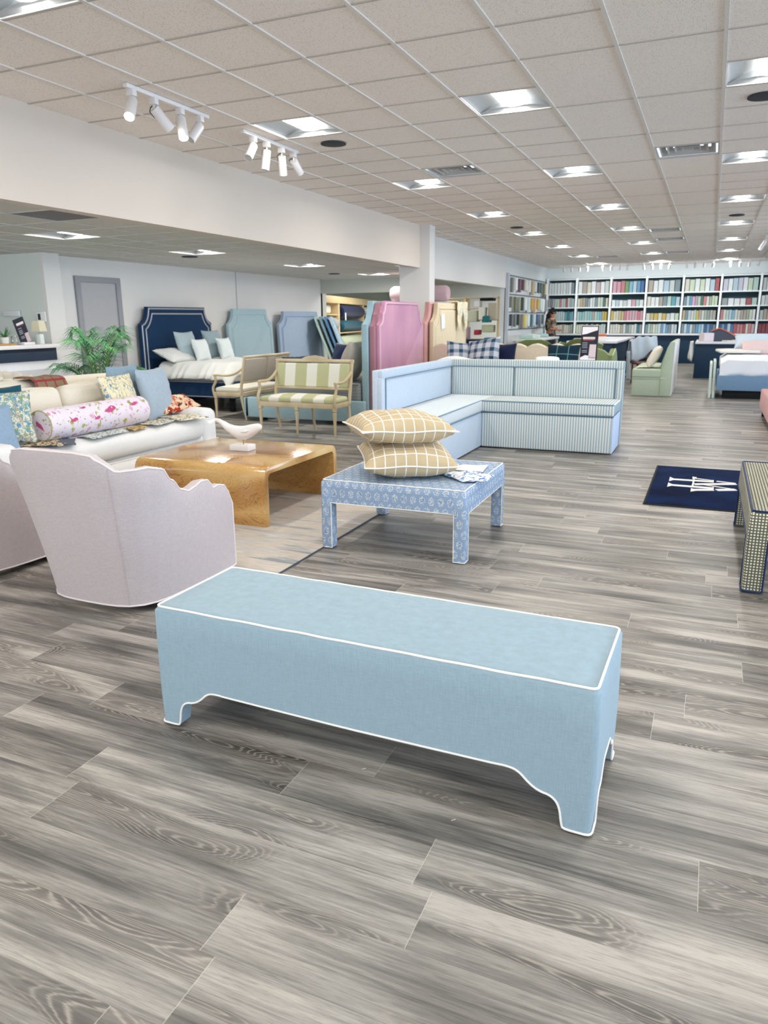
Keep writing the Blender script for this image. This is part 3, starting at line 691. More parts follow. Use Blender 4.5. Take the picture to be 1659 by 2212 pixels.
# ------------------------------------------------------------------ pink tub chairs
PINK = fabric('#c3b8b8', .07); PIPEP = fabric('#e6dcda', .04)
def tub_chair(label, loc, rz):
    t = thing('swivel_chair', label, 'armchair', loc, rz, 'pink scalloped tub chairs')
    # half outline: back centre -> side -> arm front; (x, y) base, flare outwards at the top, top height
    half = [(0, -.43), (.10, -.428), (.18, -.420), (.245, -.40), (.30, -.355), (.335, -.29), (.352, -.20), (.36, -.10), (.364, 0), (.366, .10), (.366, .20), (.366, .28), (.364, .34), (.356, .375)]
    seg = lerp_path([(a, b, 0) for a, b in half], .012); n = len(seg)
    def dens(): 
        L = [0]
        for a, b in zip(seg, seg[1:]): L.append(L[-1]+(b-a).length)
        return L
    L = dens(); tot = L[-1]
    def top(s):  # height profile with hump, notch, dip, hump, notch, hump
        s /= tot
        K = [(0, .860), (.14, .858), (.19, .848), (.225, .812), (.245, .770), (.252, .765), (.29, .768), (.335, .772), (.38, .755), (.45, .68), (.53, .61), (.60, .585), (.66, .592), (.73, .605), (.79, .60), (.825, .565), (.835, .545), (.842, .548), (.88, .552), (.93, .540), (.965, .500), (1.0, .44)]
        for a, b in zip(K, K[1:]):
            if s <= b[0]: f = (s-a[0])/(b[0]-a[0]); f = .35*f+.65*f*f*(3-2*f); return a[1]+(b[1]-a[1])*f
        return K[-1][1]
    per = [(-p.x, p.y, top(l)) for p, l in zip(reversed(seg), reversed(L))][:-1]+[(p.x, p.y, top(l)) for p, l in zip(seg, L)]
    N = len(per); th = .085
    def nrm(i):
        a, b = Vector(per[max(0, i-2)][:2]), Vector(per[min(N-1, i+2)][:2]); d = (b-a).normalized(); return Vector((d.y, -d.x))
    outer, inner, topo = [], [], []
    H0 = .045
    def flare(y, z): return (.19*max(0, min(1, (-y+.12)/.5)) + .0)*((z-H0)/.8)**1.15
    ro = [[] for _ in range(9)]; ri = [[] for _ in range(5)]
    for i, (x, y, z) in enumerate(per):
        nn = nrm(i); 
        for k in range(9):
            zz = H0+(z-.02-H0)*k/8; f = flare(y, zz); fx = f*.9 if abs(nn.x) > .01 else 0; p = Vector((x, y))+nn*f*.85; ro[k].append((p.x, p.y, zz))
        for k in range(5):
            zz = z-.015-(z-.36)*k/4; f = flare(y, zz); p = Vector((x, y))+nn*(f*.85-th); ri[k].append((p.x, p.y, zz))
    rt = []
    for i, (x, y, z) in enumerate(per):
        nn = nrm(i); f = flare(y, z); a = Vector((x, y))+nn*(f*.85-.008); b = Vector((x, y))+nn*(f*.85-th+.015); rt.append(((a.x, a.y, z), ((a.x+b.x)/2, (a.y+b.y)/2, z+.006), (b.x, b.y, z-.002)))
    m = MB()
    layers = ro+[[r[0] for r in rt], [r[1] for r in rt], [r[2] for r in rt]]+ri
    V = [[m.v(p) for p in r] for r in layers]
    for A, B in zip(V, V[1:]):
        for i in range(N-1): m.f([A[i], A[i+1], B[i+1], B[i]])
    for e in (0, N-1): m.f([r[e] for r in V])
    m.build('shell', PINK, t, ang=45)
    pp = [(r[0][0], r[0][1], r[0][2]+.001) for r in rt]; e0 = [tuple(r[0]) for r in ro]; e1 = [tuple(r[-1]) for r in ro]
    MB().tube(e0+pp+e1[::-1], .0048, 6).build('top_piping', PIPEP, t)
    # front panel under the seat and lower welt
    m = MB(); fr = [(-.352, .375), (-.2, .402), (0, .41), (.2, .402), (.352, .375)]
    m.rings([[(x, y, z) for x, y in fr]+[(.33, .0, z), (0, -.3, z), (-.33, 0, z)] for z in (H0, .33)]); m.build('seat_base', PINK, t)
    bl = [(p[0], p[1], H0) for p in ro[0]]+[(x, y, H0) for x, y in fr[::-1]]
    MB().tube(bl, .005, 6, closed=True).build('lower_piping', PIPEP, t)
    MB().soft(-.275, .275, -.33, .43, .32, .475, .045, .02, rc=.12).build('seat_cushion', PINK, t)
    m = MB(); Ls = [(p.x, p.y) for p in seg]; sp = [Vector(ro[k][N//2+int(.235*tot/tot*n)]) for k in range(9)]
    m.tube(sp+[Vector(rt[N//2+int(.235*n)][0])], .0022, 5); m.build('back_seam', fabric('#bfaeae', .05), t)
    m = MB(); m.lathe([(.01, 0), (.27, 0), (.28, .01), (.28, .03), (.1, .05), (.01, .05)], n=28); m.build('swivel_base', BLACK, t)
    return t
c1 = tub_chair('pale pink scalloped tub chair seen from behind, beside the blue bench', (-2.83, 3.08, 0), 0.0)
dup(c1, (-4.02, 3.12, 0), -.02, 'pale pink scalloped tub chair cut off by the left edge of the picture')
# ------------------------------------------------------------------ white sofa and what lies on it
SOFA = fabric('#ececea', .03); SOFAB = fabric('#f1ead9', .04)  # SOFAB: same white slipcover with warm spotlight tint put into its colour
sofa = thing('sofa', 'long white slipcovered sofa with thick seat cushion behind the coffee table', 'sofa', (0, 0, 0))
MB().soft(-5.62, -4.74, 3.78, 6.34, .04, .30, .03, 0).build('base', SOFA, sofa)
m = MB(); m.grid(lambda u, v: (-4.70+.012*math.sin(v*60)*u+.02*u, 3.74+2.64*v, .245-.235*u), 3, 60); solid(m.build('skirt', SOFA, sofa), .006)
MB().tube([(-4.698, 3.74+2.64*i/20, .245) for i in range(21)], .008, 6).build('skirt_welt', SOFA, sofa)
m = MB().at((-5.62, 5.06, .0), (0, -.16, 0)); m.soft(-.16, .10, -1.30, 1.30, .2, .93, .085, .02, rc=.1); m.build('backrest', SOFAB, sofa)
for y0, y1, nm in ((3.70, 3.93, 'arm'), (6.17, 6.40, 'arm')): MB().soft(-5.65, -4.70, y0, y1, .05, .565, .07, .012, rc=.07).build(nm, SOFA, sofa)
MB().soft(-5.45, -4.68, 3.94, 6.18, .27, .475, .075, .03, rc=.1).build('seat_cushion', SOFA, sofa)
for y0, y1 in ((3.95, 5.04), (5.06, 6.16)):
    m = MB().at((-5.42, (y0+y1)/2, .45), (0, -.20, 0)); m.soft(-.10, .09, -(y1-y0)/2, (y1-y0)/2, 0, .43, .07, .02, rc=.07); m.build('back_cushion', SOFAB, sofa)
BOLS = printed('pink_bird_print', '#e9e0ea', ['#b0b46a', '#e3dce4', '#d28fb0', '#a7ad66', '#e9e0ea', '#dcaec6'], 13, .30, .24, .75, 0.0)
bo = MB(); prof = [(.002, -.60), (.118, -.60), (.126, -.592), (.132, -.5), (.134, 0), (.132, .5), (.126, .592), (.118, .60), (.002, .60)]
bo.lathe(prof, n=28); bo = bo.build('bolster_pillow', BOLS, loc=(-4.95, 4.94, .63), rot=(PI/2, 0, .02)); tag(bo, 'long round bolster printed with pink birds and green leaves on the white sofa', 'pillow')
for z in (-.597, .597): MB().tube([(.122*math.cos(a), .122*math.sin(a), z) for a in [k*PI/12 for k in range(24)]], .005, 6, closed=True).build('piping', fabric('#b3b27a', .05), bo)
def birdshape(mb, s=1.0, wing=False):
    B = [(-.06, -.005), (-.03, .008), (-.005, .022), (.02, .030), (.042, .024), (.05, .012), (.044, .002), (.02, -.006), (0, -.014), (-.025, -.012)]
    mb.prism([(x*s, y*s) for x, y in B], 2, 0, .0012)
    if wing: mb.prism([(x*s, y*s) for x, y in [(-.005, .0), (-.06, .055), (-.035, .005)]], 2, 0, .0012)
PK = plain('#c9588a', .85)
m = MB().at((0, 0, .6005), (0, 0, 2.2)); birdshape(m, 1.0); m.build('printed_bird', PK, bo, smooth=False)
for (zz, an, sc2) in ((-.08, .45, 1.45), (.36, .15, .8), (.20, .9, .6), (-.40, .6, .9), (.10, .05, .7)):
    m = MB()
    for q in ([(-.06, -.005), (-.03, .008), (-.005, .022), (.02, .030), (.042, .024), (.05, .012), (.044, .002), (.02, -.006), (0, -.014), (-.025, -.012)], [(-.005, .0), (-.06, .055), (-.035, .005)]):
        vs = []
        for x, y in q:
            a = an+y*sc2/.134; vs.append(m.v((.1352*math.cos(a), .1352*math.sin(a), zz-x*sc2)))
        m.f(vs)
    m.build('printed_bird', PK, bo, smooth=False)
FLOR = printed('blue_green_floral', '#d9dacb', ['#7fa693', '#5f8fb8', '#a9a27c', '#86a06f', '#8fb0b8', '#c8ab98'], 30, .50, .42)
FLOY = printed('yellow_floral', '#efe2bb', ['#7ba0b6', '#b0b98e', '#c9b98f', '#dfe6e2', '#7d9aa9'], 24, .34, .3)
pillow('throw_pillow', .43, .43, .15, FLOR, 'blue and green floral pillow leaning at the left end of the white sofa', 'pillow', (-5.07, 4.12, .715), (1.22, .0, .95), seed=11)
pillow('throw_pillow', .44, .44, .15, fabric('#8ea6bd', .06), 'sky blue pillow cut off at the left edge of the sofa', 'pillow', (-4.98, 3.88, .62), (1.2, 0, 1.25), seed=12)
pillow('throw_pillow', .42, .42, .13, fabric('#1d5263', .06), 'dark teal velvet pillow behind the blue floral pillow on the sofa', 'pillow', (-5.25, 4.25, .74), (1.3, 0, 1.3), seed=13)
pillow('throw_pillow', .50, .36, .13, FLOY, 'yellow rectangular floral pillow behind the bolster on the sofa', 'pillow', (-5.16, 5.50, .78), (1.30, 0, 1.70), seed=14)
pillow('throw_pillow', .52, .52, .16, fabric('#a9bac8', .06), 'large light blue pillow at the right end of the sofa back', 'pillow', (-5.13, 5.98, .735), (1.33, 0, 1.72), seed=15)
pillow('throw_pillow', .46, .46, .13, fabric('#8ba3b4', .06), 'greyer blue pillow mostly hidden behind the yellow floral pillow', 'pillow', (-5.30, 5.74, .80), (1.42, 0, 1.62), seed=16)
PLAID = gridm('tartan', '#7f8a64', '#9c3f45', .105, .016, axes=(0, 1), base2='#9a6a5c')
m = MB()
def plaidf(u, v):
    y = 4.90+.36*v; s = u*.62
    if s < .20: return (-5.84+s, y-.02*s, .955+.006*math.sin(v*7))
    if s < .30: a = (s-.2)/.1*PI/2; return (-5.64+.065*math.sin(a)*1.1, y, .955-.065*(1-math.cos(a)))
    return (-5.567+(s-.3)*.30, y+.10*(s-.3), .89-(s-.3)*.46+.006*math.sin(v*9+s*20))
m.grid(plaidf, 24, 12); o = solid(m.build('plaid_throw', PLAID), .008); tag(o, 'red and green tartan cloth draped over the sofa back', 'throw')
def swatch(name, x0, y0, w_, h_, rz, mat, label, z=.508, seed=0):
    m = MB(); so = Vector((seed*5.1, 0, 0))
    m.grid(lambda u, v: (w_*(u-.5)*(1+.1*noise.noise(Vector((u*3, v*3, 0))+so)), h_*(v-.5)*(1+.1*noise.noise(Vector((v*3, u*3, 4))+so)), .010*noise.noise(Vector((u*4, v*4, 2))+so)-.012*(2*u-1)**2), 10, 10)
    o = solid(m.build(name, mat, loc=(x0, y0, z), rot=(0, 0, rz)), .003); tag(o, label, 'fabric swatch'); return o
LEO = printed('brown_leopard', '#e3d3b5', ['#4a3325', '#5b3f2c', '#3c2a20'], 34, .42, .3)
BUT = printed('butterfly_print', '#e9e2d0', ['#6f8f97', '#b89b62', '#8fb5ba', '#40464a'], 18, .4, .3)
swatch('fabric_swatch', -4.86, 4.30, .34, .30, .5, LEO, 'brown and cream leopard print swatch near the left sofa arm', seed=1)
swatch('fabric_swatch', -4.82, 4.42, .22, .36, .8, plain('#5b6470'), 'grey swatch under the leopard print swatch on the sofa', z=.500, seed=2)
swatch('fabric_swatch', -4.80, 4.86, .20, .46, .1, printed('teal_print', '#d8dcd6', ['#3c5f68', '#7a9aa0', '#2e3f48'], 26), 'teal and grey print swatch under the front of the bolster', seed=3)
swatch('fabric_swatch', -4.78, 5.24, .14, .24, .2, printed('gold_print', '#c9a96a', ['#4a3325', '#8c7a4a', '#e9dcc0'], 30), 'gold and black print swatch in front of the bolster', seed=4)
swatch('fabric_swatch', -4.84, 5.60, .26, .40, .25, BUT, 'pale butterfly print fabric with a blue wing beside the bolster end', z=.51, seed=5)
swatch('fabric_swatch', -4.86, 6.0, .46, .34, -.3, printed('butterfly_print_large', '#efe9d8', ['#b7a77c', '#8fa6a0', '#3f4448', '#cdbb8d'], 14, .38, .3), 'large cream butterfly print fabric next to the right sofa arm', z=.515, seed=6)
pillow('throw_pillow', .30, .62, .12, printed('red_feather_print', '#e5c9a8', ['#c5402f', '#7d3026', '#e9dcc0', '#57302a', '#d8693f'], 13, .45, .35), 'flat red and brown feather print pillow lying against the right sofa arm', 'pillow', (-5.12, 6.14, .60), (.1, .35, -.25), seed=17)
# ------------------------------------------------------------------ striped corner banquette
TICK = stripes('blue_ticking_x', '#e1e1d6', '#9bb0ba', .0285, .46, 0, .10); TICKY = fabric('#bccbd9', .05)
bq = thing('corner_banquette', 'L-shaped corner banquette in blue and cream ticking stripe behind the printed ottoman', 'banquette', (0, 0, 0))
DK = fabric('#6f8c9e', .05)
MB().soft(-2.33, -.88, 8.155, 8.75, .015, .405, .012, 0).build('long_base', TICK, bq)
MB().soft(-2.9, -2.33, 6.62, 8.75, .015, .405, .012, 0).build('short_base', TICKY, bq)
MB().soft(-2.36, -.87, 8.14, 8.76, .418, .545, .02, .012).build('long_seat', TICK, bq)
MB().soft(-2.9, -2.32, 6.60, 8.76, .418, .545, .02, .012).build('short_seat', fabric('#cfd8da', .05), bq)
m = MB(); m.box(-2.99, -.86, 8.78, 8.88, .015, .965, .012); m.box(-.94, -.86, 8.76, 8.80, .53, .965, .006); m.box(-2.9, -.86, 8.745, 8.79, .885, .965, .008); m.build('long_back', TICK, bq, smooth=True)
m = MB(); m.box(-2.99, -2.93, 6.585, 8.86, .015, .965, .01); m.box(-2.94, -2.886, 6.585, 6.67, .42, .89, .008); m.box(-2.94, -2.885, 6.6, 8.76, .885, .965, .008); m.build('short_back', TICKY, bq)
MB().soft(-2.10, -.95, 8.745, 8.80, .54, .885, .012, 0).build('long_back_panel', TICK, bq)
MB().soft(-2.885, -2.12, 8.745, 8.80, .54, .885, .012, 0).build('corner_back_panel', TICK, bq)
MB().soft(-2.94, -2.893, 6.68, 8.74, .54, .885, .015, 0).build('short_back_panel', TICKY, bq)
for pth in ([(-.87, 8.138, .541), (-2.33, 8.138, .541), (-2.318, 6.61, .541)], [(-.87, 8.145, .42), (-2.325, 8.145, .42), (-2.325, 6.61, .42)], [(-.95, 8.742, .885), (-2.88, 8.742, .885), (-2.883, 6.68, .885), (-2.883, 6.68, .55)], [(-.95, 8.742, .55), (-.95, 8.742, .885)]):
    MB().tube(lerp_path(pth, .2), .006, 6).build('piping', DK, bq)
MB().box(-.882, -.872, 8.155, 8.77, .015, .41, .002).build('side_panel', fabric('#b9cbe6', .04), bq)
# ------------------------------------------------------------------ settees
def settee(label, loc, rz, w_, d_, h_, seat, backmat, seatmat, cane=False, group=None, crest=False):
    t = thing('settee', label, 'settee', loc, rz); W = w_/2; sh = seat
    m = MB()
    m.box(-W+.02, W-.02, -d_/2+.01, -d_/2+.05, sh-.075, sh-.01, .008); m.box(-W+.02, W-.02, d_/2-.05, d_/2-.01, sh-.075, sh-.01, .006)
    for s in (-1, 1): m.box(s*(W-.04)-.02, s*(W-.04)+.02, -d_/2+.03, d_/2-.03, sh-.075, sh-.01, .006)
    m.build('seat_rail', PALEWOOD, t)
    MB().soft(-W+.02, W-.02, -d_/2+.02, d_/2-.04, sh-.015, sh+.055, .03, .035, rc=.05).build('seat', seatmat, t)
    xs = [-W+.035, 0, W-.035] if not cane else [-W+.035, W-.035]
    for x in xs:
        m = MB(); m.lathe([(.012, 0), (.017, .03), (.014, .045), (.024, sh-.16), (.026, sh-.13), (.018, sh-.12), (.03, sh-.105), (.03, sh-.02)], c=(x, -d_/2+.035), n=14); m.build('leg', PALEWOOD, t)
        m = MB(); m.tube([(x, d_/2+.05, 0), (x, d_/2+.0, sh*.5), (x, d_/2-.03, sh-.02)], [.015, .02, .024], 8); m.build('leg', PALEWOOD, t)
    by = d_/2-.02; lean = .10
    def bp(x, z): return (x, by+lean*(z-sh)/(h_-sh), z)
    m = MB()
    for s in (-1, 1): m.tube([bp(s*(W-.022), sh-.05), bp(s*(W-.022), h_)], .023, 8)
    m.tube([bp(-W, h_-.02), bp(W, h_-.02)], .023, 8); m.tube([bp(-W+.02, sh+.14), bp(W-.02, sh+.14)], .02, 8)
    if cane: m.tube([bp(0, sh+.14), bp(0, h_-.02)], .018, 8)
    if crest: m.prism([(x, z+h_) for x, z in ((-.2, 0), (-.12, .035), (0, .05), (.12, .035), (.2, 0))], 1, by+lean-.015, by+lean+.015); 
    m.build('back_frame', PALEWOOD, t)
    a = math.atan2(lean, h_-sh)
    segs = [(-W+.04, -.015), (.015, W-.04)] if cane else [(-W+.04, W-.04)]
    for x0, x1 in segs:
        m = MB().at((0, by+lean*.2, sh+.155), (-a, 0, 0)); m.soft(x0, x1, -.022, .028, 0, h_-sh-.20, .018, 0, rc=.018); m.build('backrest', backmat, t)
    for s in (-1, 1):
        x = s*(W-.02); m = MB(); za = sh+.245
        p = smoothpts([bp(x, sh+.36), (x, by-.06, za+.03), (x, by-.20, za-.01), (x, -d_/2+.10, za), (x, -d_/2+.03, za-.005)], 2); m.tube(p, .019, 8)
        p = smoothpts([(x, -d_/2+.05, za-.01), (x, -d_/2+.07, za-.10), (x, -d_/2+.0, sh+.06), (x, -d_/2+.01, sh-.03), (x, -d_/2+.03, sh-.08)], 2); m.tube(p, .019, 8)
        m.build('armrest', PALEWOOD, t)
    return t
GS = stripes('green_cabana_stripe', '#ecece2', '#c3c59c', .33, .47, 0, .01)
settee('pale wood settee with wide sage and white stripes and six legs behind the coffee table', (-4.80, 8.42, 0), 0, 1.16, .46, .94, .43, GS, GS, crest=True)
CANE = checks('woven_cane', '#b9ae9c', '#dfd8cc', .022, .6)
settee('pale wood settee with woven cane back, side-on before the navy bed', (-6.60, 9.90, 0), PI/2+PI, 1.30, .52, .935, .41, CANE, fabric('#dfdccd', .06), cane=True)
# ------------------------------------------------------------------ headboards and beds
def hb_outline(w_, h_, sh, tin, style=0, d=0.0):
    W = w_/2
    if style == 0:      # clipped corners: a quarter ellipse bitten out around the point (W, h)
        rx, rz = tin+d, h_-sh+d; a0 = math.asin(min(1, d/rz)); a1 = math.acos(min(1, d/rx)); n = 9
        right = [(W-d, 0)]+[(W-rx*math.cos(a), h_-rz*math.sin(a)) for a in [a1+(a0-a1)*k/n for k in range(n+1)]]
    else:
        W -= d; h_ -= d; sh -= d*.45
        right = [(W, 0), (W, sh-.01), (W-.03, sh), (W-.05, sh+.01), (W-.09, sh+.04), (W-.11, sh+.09), (W-.115, sh+.15), (W-.14, sh+.16), (W-.17, sh+.19), (W-.19, h_-.03), (W-.22, h_)]
    return [(-x, z) for x, z in right]+[(x, z) for x, z in reversed(right)]
def headboard(label, loc, rot, w_, h_, sh, tin, mat, trim, borders=(.03, .10), th=.07, style=0, parent=None, name='headboard', border_raise=0, trim_r=.009):
    if parent is None: t = thing(name, label, 'headboard', loc); t.rotation_euler = rot
    else: t = parent
    pts = hb_outline(w_, h_, sh, tin, style)
    M4 = Matrix.LocRotScale(Vector(loc), Euler(rot), None) if parent else Matrix.Identity(4)
    m = MB(); m.m = M4; m.prism(pts, 1, 0, th, .008); m.build('headboard' if parent else 'upholstered_board', mat, t, ang=40)
    for d in borders:
        q = hb_outline(w_, h_, sh, tin, style, d)[1:-1]
        m = MB(); m.m = M4; m.tube([(x, -.003, z) for x, z in [(q[0][0], .03)]+q+[(q[-1][0], .03)]], trim_r, 6); m.build('nail_trim' if 'trim' in name else 'piping', trim, t)
    if border_raise:
        q = hb_outline(w_, h_, sh, tin, style, border_raise); m = MB(); m.m = M4; m.prism([(x, max(z, .03)) for x, z in q], 1, -.012, .01, .008); m.build('inner_panel', mat, t, ang=40)
    return t
# navy bed: headboard against the alcove wall, long side facing the shop
SIL = plain('#b9bcc2', .4, .5, .3); NV = fabric('#12365a', .10); BED = fabric('#e8e9e6', .04)
nb = thing('bed', 'navy upholstered bed with silver nail trim and white bedding against the alcove wall', 'bed', (0, 0, 0))
headboard('', (-8.74, 10.93, 0), (0, 0, PI/2), 1.95, 1.68, 1.40, .19, NV, SIL, (.03, .115), parent=nb, trim_r=.014)
MB().box(-8.74, -6.98, 9.96, 10.04, .22, .485, .012).build('side_rail', NV, nb)
MB().box(-8.74, -6.98, 11.82, 11.90, .22, .485, .012).build('side_rail', NV, nb)
MB().box(-7.04, -6.96, 9.97, 11.89, .22, .485, .012).build('foot_rail', NV, nb)
m = MB(); m.tube([(-8.74, 9.952, .24), (-6.955, 9.952, .24), (-6.952, 11.9, .24)], .007, 6); m.tube([(-8.74, 9.952, .475), (-6.955, 9.952, .475)], .007, 6); m.build('nail_trim', SIL, nb)
for x, y in ((-8.5, 10.1), (-7.1, 10.1), (-8.5, 11.75), (-7.1, 11.75)): MB().box(x-.04, x+.04, y-.04, y+.04, 0, .22, .006).build('leg', BLACK, nb)
MB().soft(-8.66, -7.02, 10.02, 11.84, .36, .68, .06, .01, rc=.1).build('mattress', BED, nb)
m = MB()
def duv(u, v):
    y = 9.90+2.06*v; x = -8.50+1.52*u; e = min(v, 1-v); z = .78+.035*noise.noise(Vector((x*3, y*3, 0)))
    if e < .12: k = 1-e/.12; z -= .25*k**1.6; y += (-.03 if v < .5 else .03)*k+.018*math.sin(x*34+math.sin(x*11)*2)*k
    eu = 1-u
    if eu < .1: z -= .2*(1-eu/.1)**1.6
    return (x, y, z)
m.grid(duv, 70, 40); solid(m.build('duvet', fabric('#dfe2df', .04), nb), .03)
P_ = [(-8.36, 10.30, .88, (1.15, 0, PI/2+PI*0), .66, .46, '#dcdfde', 'white sleeping pillow at the left of the navy headboard', 'flat'),
      (-8.34, 10.62, 1.02, None, .52, .52, '#a9bcc2', 'grey-blue square pillow left of centre on the navy bed', 0),
      (-8.12, 10.72, .95, None, .40, .40, '#dfe7e8', 'small white pillow in front of the left grey-blue pillow on the navy bed', 0),
      (-8.34, 11.38, 1.03, None, .52, .52, '#93a7af', 'darker grey-blue square pillow at the right of the navy headboard', 0),
      (-8.12, 11.42, .95, None, .40, .40, '#d8e2e4', 'small white pillow at the right side of the navy bed', 0)]
for k, (x, y, z, r, a, b, c, l, f_) in enumerate(P_):
    pillow('bed_pillow', a, b, .16, fabric(c, .05), l, 'pillow', (x, y, z), (1.28, 0, PI/2) if f_ == 0 else (.42, 0, PI/2), group=None, seed=20+k, pinch=.08)
LT = fabric('#aac5cf', .07); LTT = fabric('#b4ccd3', .05)
headboard('light teal headboard with clipped corners leaning on the alcove wall right of the navy bed', (-8.66, 13.22, 0), (-.04, 0, PI/2), 1.62, 1.67, 1.38, .21, LT, LTT, (.10,), border_raise=.13)
BL = fabric('#a3b5cb', .07)
headboard('slate blue headboard with clipped corners leaning against the wall, rightmost of the wall row', (-8.60, 15.20, 0), (-.04, 0, PI/2), 2.0, 1.63, 1.36, .23, BL, fabric('#8ba1bd', .05), (.11,), border_raise=.14)
for k, (c, l) in enumerate((('#b7cfc6', 'pale mint headboard seen edge-on, nearest in the leaning bunch'), ('#7e9fae', 'grey-teal headboard seen edge-on in the leaning bunch'), ('#5b86ad', 'mid blue headboard seen edge-on in the leaning bunch by the stockroom'), ('#a5c0cf', 'pale blue headboard seen edge-on, last in the leaning bunch'))):
    headboard(l, (-8.02+.115*k, 15.95+.03*k, 0), (-.36, 0, 1.98), .9, 1.62, 1.40, .12, fabric(c, .06), fabric(c, .04), (.09,), th=.05)
# teal bed
TEAL = fabric('#9fbdc7', .07)
tbed = thing('bed', 'light teal platform bed with grey quilted mattress behind the striped settee', 'bed', (0, 0, 0))
MB().box(-6.25, -4.30, 9.20, 9.28, .06, .345, .012).build('side_rail', TEAL, tbed); MB().box(-6.25, -4.30, 10.75, 10.83, .06, .345, .012).build('side_rail', TEAL, tbed); MB().box(-6.27, -6.19, 9.20, 10.83, .06, .345, .012).build('foot_rail', TEAL, tbed)
for x, y in ((-6.05, 9.38), (-4.6, 9.38), (-6.05, 10.65), (-4.6, 10.65)): MB().box(x-.045, x+.045, y-.045, y+.045, 0, .065, .005).build('leg', BLACK, tbed)
MB().soft(-5.75, -4.41, 9.29, 10.74, .28, .58, .04, .01, rc=.06).build('mattress', stripes('grey_quilted', '#9fa3a3', '#878b8d', .045, .12, 2, .1), tbed)
MB().tube([(-5.74, 9.285, .565), (-4.42, 9.285, .565)], .006, 6).build('mattress_piping', plain('#3b3f47'), tbed)
headboard('', (-4.385, 10.13, 0), (0, 0, -PI/2), 1.60, 1.69, 1.38, .2, TEAL, fabric('#b6d3d6', .04), (.03,), th=.085, style=0, parent=tbed)
pillow('throw_pillow', .60, .60, .27, fabric('#b5aea2', .07), 'large beige-grey square pillow leaning on the teal bed headboard', 'pillow', (-4.66, 9.62, .87), (1.20, .0, -PI/2), seed=31)
pillow('throw_pillow', .52, .52, .18, fabric('#14254d', .08), 'navy pillow with cream edging behind the beige pillow on the teal bed', 'pillow', (-5.02, 9.98, .85), (1.28, 0, -.55), pipe=fabric('#c9c3b0', .04), seed=32)
pillow('throw_pillow', .50, .50, .16, fabric('#1c2a40', .08), 'dark navy pillow at the foot of the grey mattress beside the cane settee', 'pillow', (-5.58, 9.75, .72), (.9, 0, 1.2), seed=33)
pillow('throw_pillow', .60, .36, .14, fabric('#1f3440', .08), 'flat dark blue pillow lying on the near corner of the grey mattress', 'pillow', (-5.42, 9.50, .65), (.1, 0, .1), seed=34)
# headboards standing in the middle
PV = NT('pink_velvet', .8, .2); n_ = PV.n('TexNoise', Vector=PV.co((2.2, 1, .9)), Scale=1.0, Detail=2.0)
PV.col(PV.ramp(n_.outputs[0], [(.35, lin('#b4819f')), (.65, lin('#c892aa'))])); PV.b.inputs['Sheen Weight'].default_value = .3
headboard('tall orchid pink velvet headboard with stepped corners standing by the column', (-4.155, 10.26, 0), (0, 0, PI/2), 1.70, 1.69, 1.38, .2, PV.m, fabric('#e3c3cd', .04), (.03,), th=.05, style=1)
headboard('dusty rose headboard seen edge-on, just behind the orchid pink one', (-4.212, 10.22, 0), (0, 0, PI/2), 1.70, 1.67, 1.36, .2, fabric('#a87a86', .06), fabric('#b98c97', .04), (.03,), th=.075, style=1)
headboard('cream headboard with paper taped on and cloth over its corner, right of the column', (-4.16, 12.50, 0), (0, 0, PI/2), 1.78, 1.70, 1.40, .2, fabric('#dccdae', .05), fabric('#e2d5b9', .04), (.09,), border_raise=.12)
headboard('rose pink headboard seen edge-on behind the cream headboard', (-4.26, 12.36, 0), (0, 0, PI/2), 1.78, 1.71, 1.38, .2, fabric('#cf9b98', .06), fabric('#d9aca9', .04), (.03,))
o = MB().box(-.002, .002, -.09, .09, -.12, .12).build('paper_note', plain('#eeeeee'), loc=(-4.137, 12.02, 1.40), rot=(.12, 0, 0)); tag(o, 'white paper note taped on the cream headboard', 'paper')
m = MB(); m.grid(lambda u, v: (-4.13+.05*math.sin(PI*min(1, u*1.0))*0+(.03 if u > .3 else -.12+.5*u)*1.0+.012*math.sin(v*20), 12.68+.55*v+.05*noise.noise(Vector((u*3, v*3, 0))), (1.72 if u < .3 else 1.72-(u-.3)*(.45+.25*math.sin(v*9)))+.01*math.sin(v*14)), 16, 22)
o = solid(m.build('draped_cloth', printed('pale_floral', '#e9dfc2', ['#c9cfa6', '#b9c6d6', '#e6cfa3'], 20)), .006); tag(o, 'pale floral cloth hanging over the corner of the cream headboard', 'cloth')
# ------------------------------------------------------------------ reception counter, palm, alcove left
ct = thing('reception_counter', 'white reception counter with navy band at the far left by the alcove wall', 'counter', (0, 0, 0))
MB().box(-9.0, -8.36, 5.6, 7.90, 1.10, 1.15, .006).build('counter_top', plain('#f1f0f0', .3, .5), ct)
MB().box(-8.95, -8.42, 5.6, 7.84, .93, 1.10, .004).build('navy_band', plain('#27364a', .5), ct)
m = MB(); m.prism([(-8.95, .15), (-8.95, .93), (-8.36, .93), (-8.20, .90), (-8.14, .84), (-8.16, .60), (-8.30, .15)], 1, 5.6, 7.86, .01); m.build('counter_body', plain('#dfe2e8', .4, .5), ct)
MB().box(-8.9, -8.38, 5.65, 7.8, 0, .15).build('plinth', NAVY, ct)
t = thing('table_lamp', 'small white table lamp with cream shade on the reception counter', 'lamp', (-8.55, 7.70, 1.15), .1)
t.scale = (.68, .68, .68)
MB().box(-.055, .055, -.055, .055, 0, .20, .01).build('lamp_base', plain('#e4ecea', .3), t); MB().tube([(0, 0, .2), (0, 0, .27)], .012, 8).build('lamp_stem', plain('#d8d8d0', .3), t)
